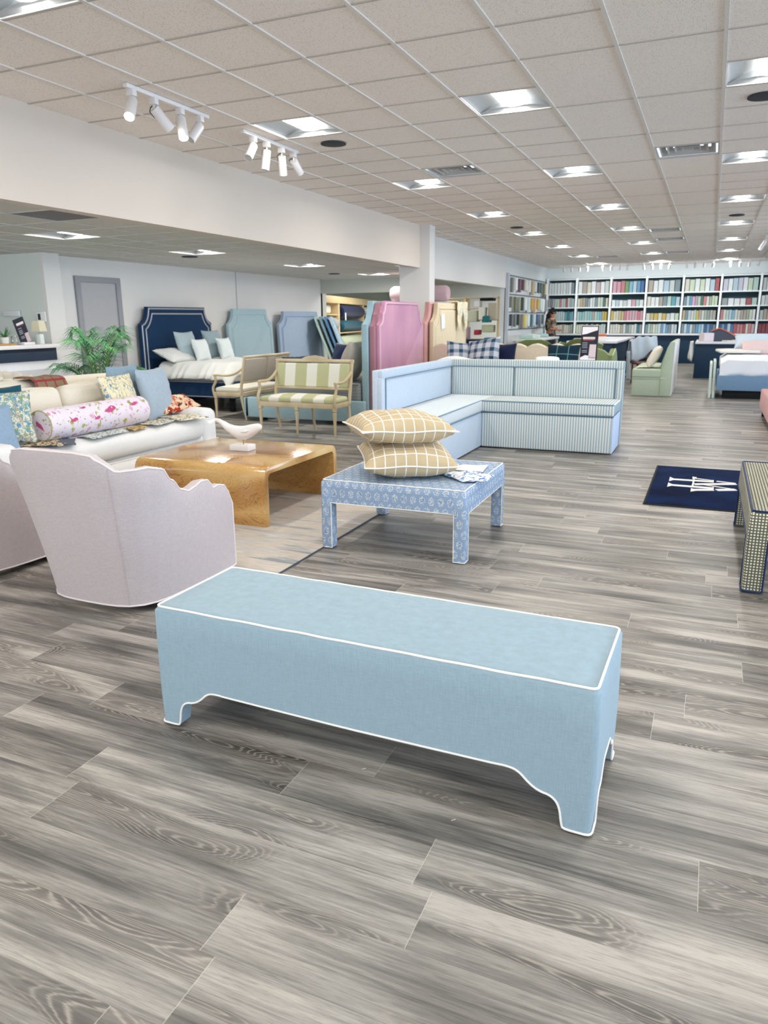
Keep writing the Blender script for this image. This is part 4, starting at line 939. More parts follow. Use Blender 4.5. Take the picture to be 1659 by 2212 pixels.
m = MB(); m.rings([[(x*k, y*k, z) for x, y in ((-1, -1), (1, -1), (1, 1), (-1, 1))] for k, z in ((.105, .25), (.08, .46))], cap=False); solid(m.build('lamp_shade', fabric('#e4dcc0', .04), t, smooth=False), .003)
t = thing('counter_sign', 'tilted black poster in a clear stand on the reception counter', 'sign', (-8.50, 7.42, 1.15), PI/2)
MB().box(-.09, .09, -.06, .06, 0, .035, .006).build('sign_stand', plain('#eceaf0', .3), t)
m = MB().at((0, 0, .03), (0, -.30, 0)); m.box(-.085, .085, -.006, .006, 0, .33); m.build('poster', plain('#2b2d38', .4), t)
m = MB().at((0, 0, .03), (0, -.30, 0)); m.box(-.06, .06, -.009, -.007, .245, .275); m.build('white_lettering', plain('#e4e0e4'), t, smooth=False)
m = MB().at((0, 0, .03), (0, -.30, 0)); m.box(-.05, .05, -.009, -.007, .232, .238); m.build('red_underline', plain('#a8545c'), t, smooth=False)
m = MB().at((0, 0, .03), (0, -.30, 0)); [m.box(-.06, .0, -.009, -.007, z, z+.012) for z in (.195, .165, .145, .125, .085, .065)]; m.build('small_lettering', plain('#8f929c'), t, smooth=False)
m = MB().at((0, 0, .03), (0, -.30, 0)); m.box(.015, .08, -.009, -.007, .0, .12); m.build('photo_of_notepad', plain('#cdbcc0'), t, smooth=False)
t = thing('potted_succulent', 'small spiky green plant in a white pot at the left end of the counter', 'plant', (-8.52, 7.10, 1.175))
MB().lathe([(.001, 0), (.045, 0), (.055, .08), (.048, .08), (.04, .06), (.001, .06)], n=16).build('pot', plain('#e8e8e6', .3), t)
m = MB(); rnd = random.Random(5)
for k in range(22):
    a = rnd.random()*6.28; e = .3+rnd.random()*.9; L_ = .12+.06*rnd.random(); d = Vector((math.cos(a)*math.cos(e), math.sin(a)*math.cos(e), math.sin(e))); sd = Vector((-d.y, d.x, 0)).normalized()*.010
    b = Vector((0, 0, .07)); m.rings([[b-sd, b+sd, b+Vector((0, 0, .006))], [b+d*L_*.6-sd*.8, b+d*L_*.6+sd*.8, b+d*L_*.6+Vector((0, 0, .004))], [b+d*L_-sd*.05, b+d*L_+sd*.05, b+d*L_+Vector((0, 0, .001))]])
m.build('leaves', plain('#4c8a4e', .6), t)
o = MB().box(-.10, .10, -.2, .12, 0, .024, .004).build('wood_tray', plain('#b98f55', .5), loc=(-8.52, 7.08, 1.15)); tag(o, 'flat wooden tray under the small plant on the reception counter', 'tray')
t = thing('card_holder', 'small clear rack beside the wooden tray on the reception counter', 'holder', (-8.52, 7.25, 1.15)); MB().box(-.03, .03, -.03, .03, 0, .12, .004).build('clear_box', NT('clear_acrylic', .1, .5, **{'Transmission Weight': .9, 'Base Color': (.85, .92, .9, 1)}).m, t)
t = thing('thermostat', 'white thermostat with a dark screen on the pale green wall', 'thermostat', (-8.78, 7.985, 1.52)); MB().box(-.09, .09, -.025, 0, -.07, .07, .008).build('case', plain('#eef0ee', .4), t); MB().box(-.05, .0, -.028, -.024, -.045, .04, .002).build('screen', plain('#2f4038', .2), t)
o = MB().box(-.16, .16, -.04, 0, -.03, .05, .01).build('wall_fixture', plain('#eceeec', .4), loc=(-9.35, 7.99, 1.56)); tag(o, 'plain white plate on the pale green wall above the tilted poster', 'wall plate')
def palm(loc):
    t = thing('potted_palm', 'lush green potted palm standing in front of the grey door', 'plant', loc)
    MB().lathe([(.001, 0), (.17, 0), (.20, .32), (.185, .32), (.17, .28), (.001, .28)], n=24).build('pot', plain('#8b8478', .8), t)
    rnd = random.Random(11); A = MB(); S = MB()
    for k in range(18):
        a = k*2.4+rnd.random()*.5; out = .34+.30*rnd.random(); hgt = .58+.50*rnd.random(); 
        if k < 8: out *= .7; hgt = 1.02+.2*rnd.random()
        p = [Vector((0.03*math.cos(a), .03*math.sin(a), .28)), Vector((out*.25*math.cos(a), out*.25*math.sin(a), .28+hgt*.72)), Vector((out*.7*math.cos(a), out*.7*math.sin(a), .28+hgt*1.0)), Vector((out*1.08*math.cos(a), out*1.08*math.sin(a), .28+hgt*.86))]
        def bz(t_): u = 1-t_; return p[0]*u**3+p[1]*3*u*u*t_+p[2]*3*u*t_*t_+p[3]*t_**3
        S.tube([bz(i/14) for i in range(15)], [.009-.007*i/14 for i in range(15)], 5)
        nl = 22
        for i in range(nl):
            q = .24+.75*i/nl; c = bz(q); d = (bz(min(1, q+.02))-bz(q-.02)).normalized(); side = d.cross(Vector((0, 0, 1))); side = side.normalized() if side.length > 1e-3 else Vector((1, 0, 0)); L_ = .33*(math.sin(PI*(.15+.8*(i/nl)))**.7)*(.85+.3*rnd.random())
            for sg in (-1, 1):
                dr = (side*sg+d*.75+Vector((0, 0, -.10+.15*rnd.random()))).normalized(); wv = dr.cross(Vector((0, 0, 1))).normalized()*.0075; up_ = Vector((0, 0, .004))
                m1 = c+dr*L_*.45+Vector((0, 0, .015)); e_ = c+dr*L_+Vector((0, 0, -.06*L_/.2))
                v0, v1, v2, v3, v4, v5 = [A.v(x) for x in (c-wv*.3, c+wv*.3, m1+wv, m1-wv, e_, m1+up_)]
                A.f([v0, v1, v2, v5]); A.f([v0, v5, v3]); A.f([v5, v2, v4]); A.f([v3, v5, v4])
    tt = NT('palm_leaf', .5, .4); n_ = tt.n('TexNoise', Vector=tt.co(), Scale=7.0, Detail=2.0); tt.col(tt.ramp(n_.outputs[0], [(.35, lin('#2f6a45')), (.6, lin('#4a8c55')), (.75, lin('#86b673'))]))
    A.build('fronds', tt.m, t, smooth=False); S.build('stems', plain('#7fa35a', .6), t); return t
palm((-7.25, 7.40, 0))
t = thing('tufted_chair', 'beige channel-tufted tub chair in front of the reception counter', 'armchair', (-7.72, 6.55, 0), .5)
BG = fabric('#c9c3b6', .06)
for k in range(9):
    a = PI*.08+k/8*PI*1.0+PI*.42; MB().at((.33*math.cos(a), .33*math.sin(a), .3), (0, 0, a)).soft(-.06, .05, -.075, .075, 0, .60-.10*abs(k-4)/4, .045, .01).build('back_channel', BG, t)
MB().soft(-.28, .28, -.28, .28, .22, .46, .05, .02, rc=.2).build('seat', BG, t); MB().lathe([(.02, 0), (.22, 0), (.24, .22), (.02, .22)], n=20).build('base', fabric('#8e877a', .05), t)
# ------------------------------------------------------------------ stockroom shelves seen over the headboards
su = thing('pine_shelving', 'long pine wood shelving unit filled with bedding in the stockroom', 'shelving', (-8.95, 16.9, 0), 1.787)
for x in (-.1, 1.45, 4.5, 7.65): MB().box(x-.06, x+.06, 0, .55, 0, 1.95, .004).build('upright', PINE, su)
MB().box(-.16, 7.75, -.02, .55, 1.86, 2.04, .004).build('top_fascia', PINE, su)
for z in (.15, .62, 1.10, 1.58): MB().box(-.1, 7.65, .02, .55, z-.03, z, .003).build('shelf', PINE, su)
def sl(s_, d_, z): a = 1.787; return (-8.95+s_*math.cos(a)-d_*math.sin(a), 16.9+s_*math.sin(a)+d_*math.cos(a), z)
def roll(name, loc, rz, L_, r, mat, label, cat, flat=1.0, group=None):
    m = MB().at((0, 0, 0), (0, PI/2, 0), (flat, 1, 1)); m.lathe([(.01, -L_/2), (r*.8, -L_/2), (r, -L_/2+.05), (r*1.03, 0), (r, L_/2-.05), (r*.8, L_/2), (.01, L_/2)], n=18)
    o = m.build(name, mat, loc=loc, rot=(0, 0, rz)); return tag(o, label, cat, group)
for s_, z, L_, r, c, l, f_ in ((2.97, 1.655, 2.7, .27, '#121e40', 'navy rolled duvet on the top pine shelf behind the blue headboards', .70), (2.97, 1.265, 2.7, .27, '#1a4f60', 'teal rolled duvet under the navy one on the pine shelving', .58), (2.97, .80, 2.7, .27, '#aeb79d', 'sage green rolled duvet lowest under the teal one on the pine shelving', .72),
        (.67, 1.33, 1.3, .24, '#9a9a98', 'grey rolled quilt on the pine shelf nearest the alcove corner', .75), (6.1, 1.71, 2.8, .22, '#cfd4cc', 'white rolled quilt on the pine shelf beside the navy roll', .5), (6.1, 1.29, 2.8, .25, '#3d6f7b', 'grey-teal rolled quilt on the pine shelf right of the teal roll', .7), (6.1, .84, 2.8, .25, '#8f9593', 'grey striped roll on the pine shelf right of the sage roll', .9)):
    p = sl(s_, .18, z); roll('rolled_bedding', p, 1.787, L_, r, fabric(c, .07), l, 'bedding', f_, 'rolled bedding on the pine shelving')
for s_, z, c, l in ((.6, 1.02, '#e0e0da', 'white folded blanket below the grey roll on the pine shelving'), (.55, 1.70, '#dcd6c8', 'cream folded blanket at the top left of the pine shelving')):
    o = MB().soft(-.55, .55, -.12, .25, -.10, .12, .05, .02).build('folded_blanket', fabric(c, .05), loc=sl(s_, .25, z), rot=(0, 0, 1.787)); tag(o, l, 'blanket')
o = MB().box(-.06, .06, -.006, .0, -.10, .10).build('white_tag', plain('#dcdae4'), loc=sl(1.75, -.10, 1.52), rot=(0, 0, 1.787)); tag(o, 'white tag hanging from the navy roll on the pine shelving', 'tag')
o = pillow('throw_pillow', .6, .5, .2, fabric('#c9bfa4', .06), 'beige pillow standing behind the navy pillow of the teal bed', 'pillow', (-5.3, 10.95, .80), (1.3, 0, -1.2), seed=41)
t = thing('white_ledge', 'white wall ledge carrying the long pink roll behind the column', 'ledge', (-5.75, 15.2, 1.76)); MB().box(-.62, .72, -.16, .16, -.04, .03, .004).build('ledge_board', plain('#e4e3e0'), t); MB().box(-.60, -.52, -.14, .14, -1.76, -.04, .004).build('post', plain('#d4d3d0'), t); MB().box(.40, .70, -.14, .14, -.10, -.04, .004).build('post', plain('#d4d3d0'), t)
roll('pink_roll', (-5.76, 15.2, 1.955), 0, 1.28, .165, fabric('#c9adb2', .08), 'thick dusty pink roll lying on the white ledge behind the column', 'bolster')
sh = thing('storage_rack', 'pale storage rack crowded with textiles behind the cream headboard', 'shelving', (-6.1, 20.6, 0))
for x in (-1.2, -.35, .62): MB().box(x-.03, x+.03, 0, .4, 0, 2.02, .004).build('upright', PINE, sh)
for z in (.4, .9, 1.4, 1.72, 2.0): MB().box(-1.2, .65, 0, .4, z-.02, z, .003).build('shelf', PINE, sh)
for k, (x, z, w_, h_, c, l) in enumerate(((-.75, 1.83, .46, .20, '#d2bf7c', 'long yellow box on the top of the storage rack'), (.05, 1.83, .14, .16, '#e4e2e0', 'small white box on the top shelf of the storage rack'), (.22, 1.57, .16, .34, '#dcdccf', 'cream hanging cloth in the storage rack beside the black box'), (.30, 1.95, .38, .08, '#191c28', 'black box on the top right of the storage rack'), (.50, 1.62, .24, .46, '#b8b19c', 'patterned beige textile at the right end of the storage rack'), (.34, 1.42, .20, .18, '#2b7074', 'teal folded cloth in the middle of the storage rack'), (.34, 1.16, .32, .20, '#b5b99a', 'sage folded cloth below the teal one on the storage rack'), (-.10, 1.50, .34, .30, '#b9bda9', 'pale olive folded cloth left of the hanging cream one'), (-.28, 1.05, .22, .32, '#b29aa2', 'mauve folded cloth beside the red box on the storage rack'), (.03, 1.06, .14, .14, '#a8324c', 'small red box on the middle shelf of the storage rack'), (.0, .65, .44, .44, '#15214a', 'large navy bundle low in the storage rack'), (.44, .75, .26, .34, '#226a86', 'blue-teal bundle low at the right of the storage rack'), (.25, .62, .24, .24, '#c3bba6', 'beige box standing low in front on the storage rack'), (-.75, 1.2, .5, .5, '#b9c6bd', 'pale mint padded panel at the left of the storage rack'), (-.8, .6, .5, .5, '#6d7478', 'grey bundle at the bottom left of the storage rack'))):
    o = MB().soft(-w_/2, w_/2, -.16, .16, -h_/2, h_/2, .02, .0).build('folded_textile' if 'box' not in l else 'storage_box', fabric(c, .08), loc=(-6.1+x, 20.66-.10*(k % 3), z)); tag(o, l, 'box' if 'box' in l else 'textile')
# ------------------------------------------------------------------ slatwall with trims
m = MB()
for k in range(21): m.box(-5.3, -5.285, 20.75, 26.15, .95+k*.08, .95+k*.08+.068)
swl = m.build('slatwall_panel', plain('#e9edf0', .4, .4)); tag(swl, 'white slatwall panel hung with trim samples beside the bookcase', 'slatwall')
m = MB(); [m.box(-5.29, -5.24, 20.7, 26.15, z, z+.02) for z in (2.58, 2.08, 1.60, 1.12)]; m.build('rail', plain('#4c545c', .4), swl)
m = MB(); m.box(-5.32, -5.22, 20.62, 20.74, 0, 2.64); m.build('end_post', plain('#c3c9d2', .4), swl)
rnd = random.Random(21); 
TR = [[('grey', '#8b8d86'), ('white', '#f0f2f2'), ('mauve', '#7d6470'), ('mauve', '#6f5863'), ('cream', '#ece8d6'), ('white', '#f4f6f6'), ('tan', '#c9b98e'), ('white', '#eef1f4'), ('slate', '#5d6d70'), ('slate', '#6b7a78'), ('olive', '#77775b'), ('cream', '#e9e2d2')],
      [('olive grey', '#8d8f7f'), ('olive grey', '#80836f'), ('olive grey', '#9a9b8b'), ('dark green', '#4d5b50'), ('white', '#eef4f2'), ('pale blue', '#d5e4ea'), ('gold', '#d3b25c'), ('peach', '#e3b99b'), ('gold', '#cfae4f'), ('mint', '#cfe3d7'), ('white', '#eef2f0'), ('grey', '#9aa2a4')],
      [('charcoal', '#4c555b'), ('grey', '#767a7c'), ('dark green', '#3b4a48'), ('taupe', '#8a817c'), ('yellow', '#e3d583'), ('white', '#e8eff2'), ('teal', '#4f7f86'), ('white', '#dfe7ea'), ('blue', '#5c7ea3'), ('grey', '#98a3a8'), ('slate', '#60717c'), ('white', '#e8ecee')]]
for r, (row, zt) in enumerate(zip(TR, (2.56, 2.06, 1.58))):
    for k, (cn_, c) in enumerate(row):
        y = 20.95+k*.43+.05*rnd.random(); L_ = .30+.14*rnd.random(); w_ = .13+.06*rnd.random()
        m = MB(); m.soft(-.02, .05, -w_/2, w_/2, -L_, 0, .015, 0)
        o = m.build('trim_sample', fabric(c, .1), loc=(-5.22, y, zt-.03)); tag(o, '%s hanging trim sample, %s from the column end, %s slatwall row' % (cn_, ordn(k) if k else 'first', ['top', 'middle', 'bottom'][r]), 'trim sample', 'trim samples on the slatwall')
t = thing('low_display_table', 'low white table with pale folded samples under the slatwall', 'table', (-4.7, 22.0, 0)); MB().box(-.4, .4, -1.3, 1.5, .82, .88, .005).build('table_top', plain('#e6edee', .4), t)
for x in (-.35, .35):
    for y in (-1.2, 1.4): MB().box(x-.03, x+.03, y-.03, y+.03, 0, .82).build('leg', plain('#d5dadb'), t)
for k, (y, c, l) in enumerate(((21.0, '#b9d6cd', 'mint folded sample on the low white table nearest the slatwall end'), (21.6, '#dfe4d6', 'cream folded sample on the low white table, middle'), (22.6, '#a9c7c4', 'pale teal folded sample on the low white table, farthest'))):
    o = MB().soft(-.2, .2, -.22, .22, 0, .10, .03, .02).build('folded_sample', fabric(c, .06), loc=(-4.72, y, .88), rot=(0, 0, .3*k)); tag(o, l, 'textile')
# ------------------------------------------------------------------ bookcase with sample books
bc = thing('bookcase', 'wide white wall bookcase with four shelves of sample books across the back wall', 'bookcase', (0, 25.9, 0))
BW = plain('#eef3f3', .4, .4); X0 = -5.22; xs = [X0, -4.25, -3.15, -2.05, -.95, .15, 1.25, 2.35]
for x in xs: MB().box(x-.03, x+.03, -.02, .28, .92, 2.70, .004).build('divider', BW, bc)
sz = [.93, 1.33, 1.77, 2.20]
for z in sz[1:]+[2.68]: MB().box(X0, 2.35, 0, .28, z-.035, z, .003).build('shelf', BW, bc)
MB().box(X0, 2.35, .27, .29, .92, 2.70).build('back_panel', plain('#2c454c', .7), bc)
ctr = thing('counter_cabinet', 'long low navy cabinet with white top running under the wall bookcase', 'cabinet', (0, 25.6, 0))
MB().box(X0, 2.6, -.08, .58, .87, .92, .005).build('cabinet_top', plain('#e6e8ea', .35, .5), ctr); MB().box(X0, 2.6, 0, .55, 0, .87, .004).build('cabinet_body', plain('#15324a', .6), ctr)
PAL = {  # bay, shelf (0 low .. 3 top)
 (0, 3): ['white']*6+['pale grey', 'white', 'slate'], (1, 3): ['white', 'taupe', 'cream', 'white', 'rose grey', 'white', 'pale grey'], (2, 3): ['pink', 'pink', 'rose', 'green', 'sky blue', 'pale blue', 'blue', 'deep blue'], (3, 3): ['taupe', 'white', 'white', 'pale blue', 'pale grey', 'slate'], (4, 3): ['cream', 'pale green', 'white', 'pale green', 'white', 'pale blue', 'brick red'], (5, 3): ['lavender', 'white', 'pale blue', 'lavender', 'white', 'pale green', 'mint'], (6, 3): ['pale grey', 'white', 'pale grey'],
 (0, 2): ['taupe', 'slate', 'rose grey', 'mint', 'pale green', 'rose', 'pale grey', 'mint', 'brick red', 'pale grey', 'sage', 'pale blue'], (1, 2): ['cream', 'tan', 'taupe', 'slate', 'grey', 'white', 'pale grey', 'slate', 'pale green', 'pale grey', 'dark green', 'cream'], (2, 2): ['white', 'pale blue', 'white', 'pale grey', 'white', 'pink', 'mint', 'white'], (3, 2): ['cream', 'white', 'white', 'taupe', 'slate', 'mint', 'teal', 'pale blue'], (4, 2): ['slate', 'pale blue', 'teal', 'orchid', 'taupe', 'mint', 'dark green', 'rose', 'cream', 'sage', 'pale green', 'pale green'], (5, 2): ['grey', 'white', 'white', 'white', 'brick red', 'mint'], (6, 2): ['white', 'pale grey', 'black', 'white'],
 (0, 1): ['dark green', 'green', 'sage', 'mint', 'mint', 'pale grey', 'pale blue', 'mint', 'teal', 'deep teal', 'teal', 'sky blue'], (1, 1): ['mint', 'aqua', 'aqua', 'mint', 'aqua', 'aqua', 'taupe', 'mint', 'aqua', 'sky blue', 'mustard', 'mustard'], (2, 1): ['mustard', 'cream', 'cream', 'tan', 'tan', 'rose', 'pink', 'pink', 'rose grey', 'pink', 'rose', 'pink'], (3, 1): ['cream', 'tan', 'mustard', 'cream', 'mustard', 'pale grey', 'white', 'pale green'], (4, 1): ['tan', 'slate', 'pale blue', 'cream', 'mint', 'mustard', 'taupe', 'pale grey', 'sage', 'grey', 'sage', 'taupe'], (5, 1): ['rose', 'cream', 'mint', 'pale blue', 'sky blue', 'cream', 'pale grey', 'taupe', 'taupe', 'sage', 'pale green', 'white'], (6, 1): ['pale grey', 'taupe', 'tan', 'pale grey', 'mint', 'sage', 'white'],
 (0, 0): ['cream', 'pale grey', 'white', 'cream', 'cream', 'pale grey', 'cream', 'taupe', 'cream', 'pale grey', 'taupe', 'sage'], (1, 0): ['pale green', 'cream', 'cream', 'pale grey', 'cream', 'cream', 'pale grey', 'pale green', 'cream', 'pale grey', 'mint', 'pale grey'], (2, 0): ['cream', 'pale grey', 'cream', 'cream', 'taupe', 'pale grey', 'slate', 'sage', 'pale grey', 'pale grey', 'deep teal', 'grey'], (3, 0): ['slate', 'mint', 'sage', 'cream', 'mint', 'pale grey', 'blue', 'pale blue', 'blue', 'slate', 'pale grey', 'pale blue'], (4, 0): ['slate', 'pale blue', 'blue', 'pale grey', 'slate', 'blue', 'sky blue', 'pale blue', 'navy', 'blue', 'navy', 'slate'], (5, 0): ['navy', 'blue', 'navy', 'pale blue', 'deep blue', 'brick red', 'rose', 'rose', 'brick red', 'cream', 'rose', 'rose grey'], (6, 0): ['dark red', 'dark red', 'dark red', 'mint', 'pale green', 'sage']}
HEX = {'white': '#eef1f2', 'pale grey': '#cdd4d3', 'slate': '#71858f', 'taupe': '#aca093', 'cream': '#dcd8c6', 'rose grey': '#c2adb0', 'pink': '#d99aab', 'rose': '#c9737d', 'green': '#6f9a55', 'sky blue': '#79b3d3', 'pale blue': '#b3cfe0', 'blue': '#5b8bb5', 'deep blue': '#2d5c9c', 'pale green': '#cfdfc0', 'brick red': '#a84448', 'lavender': '#c9c9dd', 'mint': '#b5d3c8', 'sage': '#9fae9a', 'tan': '#c3b07e', 'grey': '#8f999a', 'dark green': '#3d5f4b', 'teal': '#4f97a3', 'deep teal': '#256574', 'aqua': '#8fc9cd', 'mustard': '#cdb04c', 'orchid': '#dd9fdc', 'black': '#22252b', 'navy': '#24477a', 'dark red': '#7e2a33'}
BK = {}
def mute(h, k=.24):
    a = [int(h[i:i+2], 16) for i in (1, 3, 5)]; b = (190, 196, 192); return '#%02x%02x%02x' % tuple(int(.9*(x*(1-k)+y*k)) for x, y in zip(a, b))
def bookmesh(cn_):
    if cn_ in BK: return BK[cn_]
    m = MB(); m.prism([(-.46, -.5), (-.5, -.36), (-.5, .5), (.5, .5), (.5, -.36), (.46, -.5)], 2, 0, 1)
    m.box(-.42, .42, -.47, .46, .99, 1.004)
    me = bpy.data.meshes.new('sample_book'); bmesh.ops.recalc_face_normals(m.b, faces=m.b.faces); m.b.to_mesh(me); m.b.free(); me.materials.append(printed('book_'+cn_.replace(' ', '_'), mute(HEX[cn_]), [mute(HEX[cn_], .55), mute(HEX[cn_], .1)], 9, .3, .2)); BK[cn_] = me; return me
rnd = random.Random(8); SN = ['bottom', 'second', 'third', 'top']
for (bay, s_), lst in sorted(PAL.items()):
    x0, x1 = xs[bay]+.05, xs[bay+1]-.05; n = len(lst); full = (x1-x0)
    wd = [full/n*(.85+.22*rnd.random()) for _ in lst]; 
    if sum(wd) > full-.02: k_ = (full-.02)/sum(wd); wd = [w_*k_ for w_ in wd]
    if bay == 6: wd = [min(w_, .1) for w_ in wd]
    x = x0
    for k, (cn_, w_) in enumerate(zip(lst, wd)):
        h_ = {3: .37, 2: .29, 1: .30, 0: .28}[s_]*(.94+.1*rnd.random()); 
        if (bay, s_) in ((2, 2), (5, 2), (3, 1)): h_ *= .72
        o = bpy.data.objects.new('sample_book', bookmesh(cn_)); COL.objects.link(o); o.location = (x+w_/2, 25.9+.02+.13, sz[s_]); o.scale = (w_*.94, .22, h_)
        tag(o, '%s sample book, %s on the %s shelf, %s bookcase bay' % (cn_, 'first' if k == 0 else ordn(k), SN[s_], 'first' if bay == 0 else ordn(bay)), 'sample book', 'sample books, %s shelf, bay %s' % (SN[s_], 'first' if bay == 0 else ordn(bay)))
        x += w_+.002
# far spotlights over the bookcase
for a, x0 in enumerate((-4.6, -3.4, -2.2, -1.0, .2)):
    t = thing('track_light', 'small white spotlight track in front of the bookcase wall, %s from left' % ['first', 'second', 'third', 'fourth', 'fifth'][a], 'track light', (x0, 24.6, CZ))
    MB().box(0, 1.0, -.018, .018, -.03, -.002).build('rail', WM, t)
    for k in range(4):
        x = .12+k*.25; hd = MB().tube([(x, 0, -.03), (x, .01, -.10)], .01, 5).build('spot_adapter', WM, t)
        b = MB().at((x, .0, -.09), (.55, (k-1.5)*.12, 0)); b.lathe([(.005, 0), (.036, 0), (.038, -.14), (.03, -.145)], n=12); b.build('spot_head', WM, t)
    l = bpy.data.lights.new('spot_beams', 'AREA'); l.shape = 'RECTANGLE'; l.size = .9; l.size_y = .06; l.energy = 5; l.color = (.92, .97, 1); lo = bpy.data.objects.new('spot_beams', l); COL.objects.link(lo); lo.parent = t; lo.location = (.5, .05, -.24); lo.rotation_euler = (.75, 0, 0)
t = thing('track_light', 'small spotlight head at the far right edge of the ceiling', 'track light', (.86, 18.4, CZ)); MB().box(-.018, .018, -.5, .5, -.03, -.002).build('rail', WM, t)
for y in (-.3, 0, .3):
    b = MB().at((0, y, -.09), (.2, .5, 0)); b.lathe([(.005, 0), (.036, 0), (.038, -.15), (.03, -.155)], n=12); b.tube([(0, 0, .05), (0, 0, 0)], .008, 5); b.build('spot_head', WM, t)
# ------------------------------------------------------------------ person at the slatwall
def skin(name, V, E, R, mat, parent=None, loc=None, rot=None, sub=2):
    me = bpy.data.meshes.new(name); me.from_pydata(V, E, []); o = bpy.data.objects.new(name, me); COL.objects.link(o); me.materials.append(mat)
    o.modifiers.new('skin', 'SKIN')
    for i, r in enumerate(R): me.skin_vertices[0].data[i].radius = (r, r) if not isinstance(r, tuple) else r
    me.skin_vertices[0].data[0].use_root = True
    s = o.modifiers.new('sub', 'SUBSURF'); s.levels = sub; s.render_levels = sub
    for md in o.modifiers: pass
    o.modifiers['skin'].use_smooth_shade = True
    if parent: o.parent = parent
    if loc: o.location = loc
    if rot: o.rotation_euler = rot
    return o
pe = thing('person', 'person with long dark hair and patterned top standing by the slatwall', 'person', (-4.72, 24.3, 0), -.35)
SK = NT('skin_tone', .6, .3); n_ = SK.n('TexNoise', Vector=SK.co(), Scale=12.0); SK.col(SK.mix(n_.outputs[0], lin('#c58a6c'), lin('#b97c60')))
# facing +x locally
V = [(0, 0, .92), (0, 0, 1.10), (0, 0, 1.28), (0, 0, 1.38), (.02, 0, 1.44), (.03, 0, 1.50), (.03, 0, 1.57), (.02, 0, 1.61),
     (0, .17, 1.34), (.03, .20, 1.10), (.20, .17, 1.05), (.28, .15, 1.06), (0, -.17, 1.34), (.04, -.20, 1.10), (.22, -.15, 1.08), (.30, -.13, 1.10),
     (0, .09, .88), (.01, .10, .48), (-.01, .10, .09), (.07, .10, .03), (0, -.09, .88), (.01, -.10, .48), (-.01, -.10, .09), (.07, -.10, .03)]
E_ = [(0, 1), (1, 2), (2, 3), (3, 4), (4, 5), (5, 6), (6, 7), (3, 8), (8, 9), (9, 10), (10, 11), (3, 12), (12, 13), (13, 14), (14, 15), (0, 16), (16, 17), (17, 18), (18, 19), (0, 20), (20, 21), (21, 22), (22, 23)]
Rr = [(.15, .11), (.13, .10), (.15, .10), (.10, .07), .05, (.075, .085), (.08, .09), (.05, .06), .055, .042, .034, .03, .055, .042, .034, .03, .09, .062, .042, .04, .09, .062, .042, .04]
body = skin('body', V, E_, Rr, SK.m, pe)
for sg in (1, -1):
    hv = [(.28, sg*.15, 1.06)]; he = []; hr = [.026]
    for k in range(4):
        b = len(hv); d = (k-1.5)*.018; hv += [(.33, sg*.15+d, 1.055), (.37, sg*.15+d*1.2, 1.045), (.395-.006*abs(k-1), sg*.15+d*1.2, 1.025)]; he += [(0, b), (b, b+1), (b+1, b+2)]; hr += [.011, .009, .007]
    b = len(hv); hv += [(.31, sg*.15-sg*.03, 1.06), (.345, sg*.15-sg*.045, 1.05)]; he += [(0, b), (b, b+1)]; hr += [.012, .008]
    skin('hand', hv, he, hr, SK.m, pe, sub=1)
m = MB(); m.at((.115, 0, 1.535)); m.rings([[(-.02, -.014, -.02), (-.02, .014, -.02), (-.02, 0, .03)], [(.008, -.005, -.016), (.008, .005, -.016), (-.005, 0, .02)]]); m.build('nose', SK.m, pe)
m = MB(); [m.at((.096, y, 1.56), (0, 0, 0), (.4, 1, .6)).lathe([(.002, -.012), (.012, -.006), (.012, .006), (.002, .012)], n=8) for y in (-.035, .035)]; m.build('eyes', plain('#2a1c18', .3), pe)
m = MB(); m.at((.10, 0, 1.495)); m.box(-.008, .012, -.025, .025, -.006, .006, .004); m.build('mouth', plain('#a35248', .5), pe)
m = MB(); [m.at((.02, y, 1.545), (0, 0, 0), (.6, .3, 1)).lathe([(.003, -.03), (.02, -.015), (.022, .01), (.003, .028)], n=8) for y in (-.088, .088)]; m.build('ears', SK.m, pe)
HV = [(-.02, 0, 1.62), (-.05, 0, 1.56), (-.09, 0, 1.45), (-.13, 0, 1.30), (-.14, 0, 1.12), (-.12, 0, 1.0), (.03, 0, 1.645), (-.03, .07, 1.55), (-.08, .09, 1.38), (-.03, -.07, 1.55), (-.08, -.09, 1.38)]
skin('hair', HV, [(0, 1), (1, 2), (2, 3), (3, 4), (4, 5), (0, 6), (1, 7), (7, 8), (1, 9), (9, 10)], [(.10, .10), (.11, .10), (.12, .09), (.12, .08), (.10, .06), .035, (.07, .04), .045, .04, .045, .04], plain('#14161f', .45), pe)
TV = [(0, 0, .80), (0, 0, 1.02), (0, 0, 1.24), (0, 0, 1.37), (0, .18, 1.34), (.03, .205, 1.12), (.12, .19, 1.06), (0, -.18, 1.34), (.04, -.205, 1.12), (.13, -.185, 1.07)]
skin('patterned_top', TV, [(0, 1), (1, 2), (2, 3), (3, 4), (4, 5), (5, 6), (3, 7), (7, 8), (8, 9)], [(.175, .15), (.155, .13), (.165, .12), (.115, .085), .075, .062, .058, .075, .062, .058], printed('dark_floral', '#5b5145', ['#c9b48c', '#2b3444', '#a8848a', '#8a8468'], 10, .42, .3), pe)
m = MB()
for sg in (1, -1): m.tube([(0, sg*.09, .95), (.01, sg*.10, .50), (-.01, sg*.10, .07)], [.115, .08, .065], 12)
m.build('trousers', plain('#2b2f3c', .8), pe)
m = MB(); [m.soft(-.07, .17, sg*.10-.045, sg*.10+.045, 0, .075, .03, .01) for sg in (1, -1)]; m.build('shoes', plain('#26262a', .5), pe)
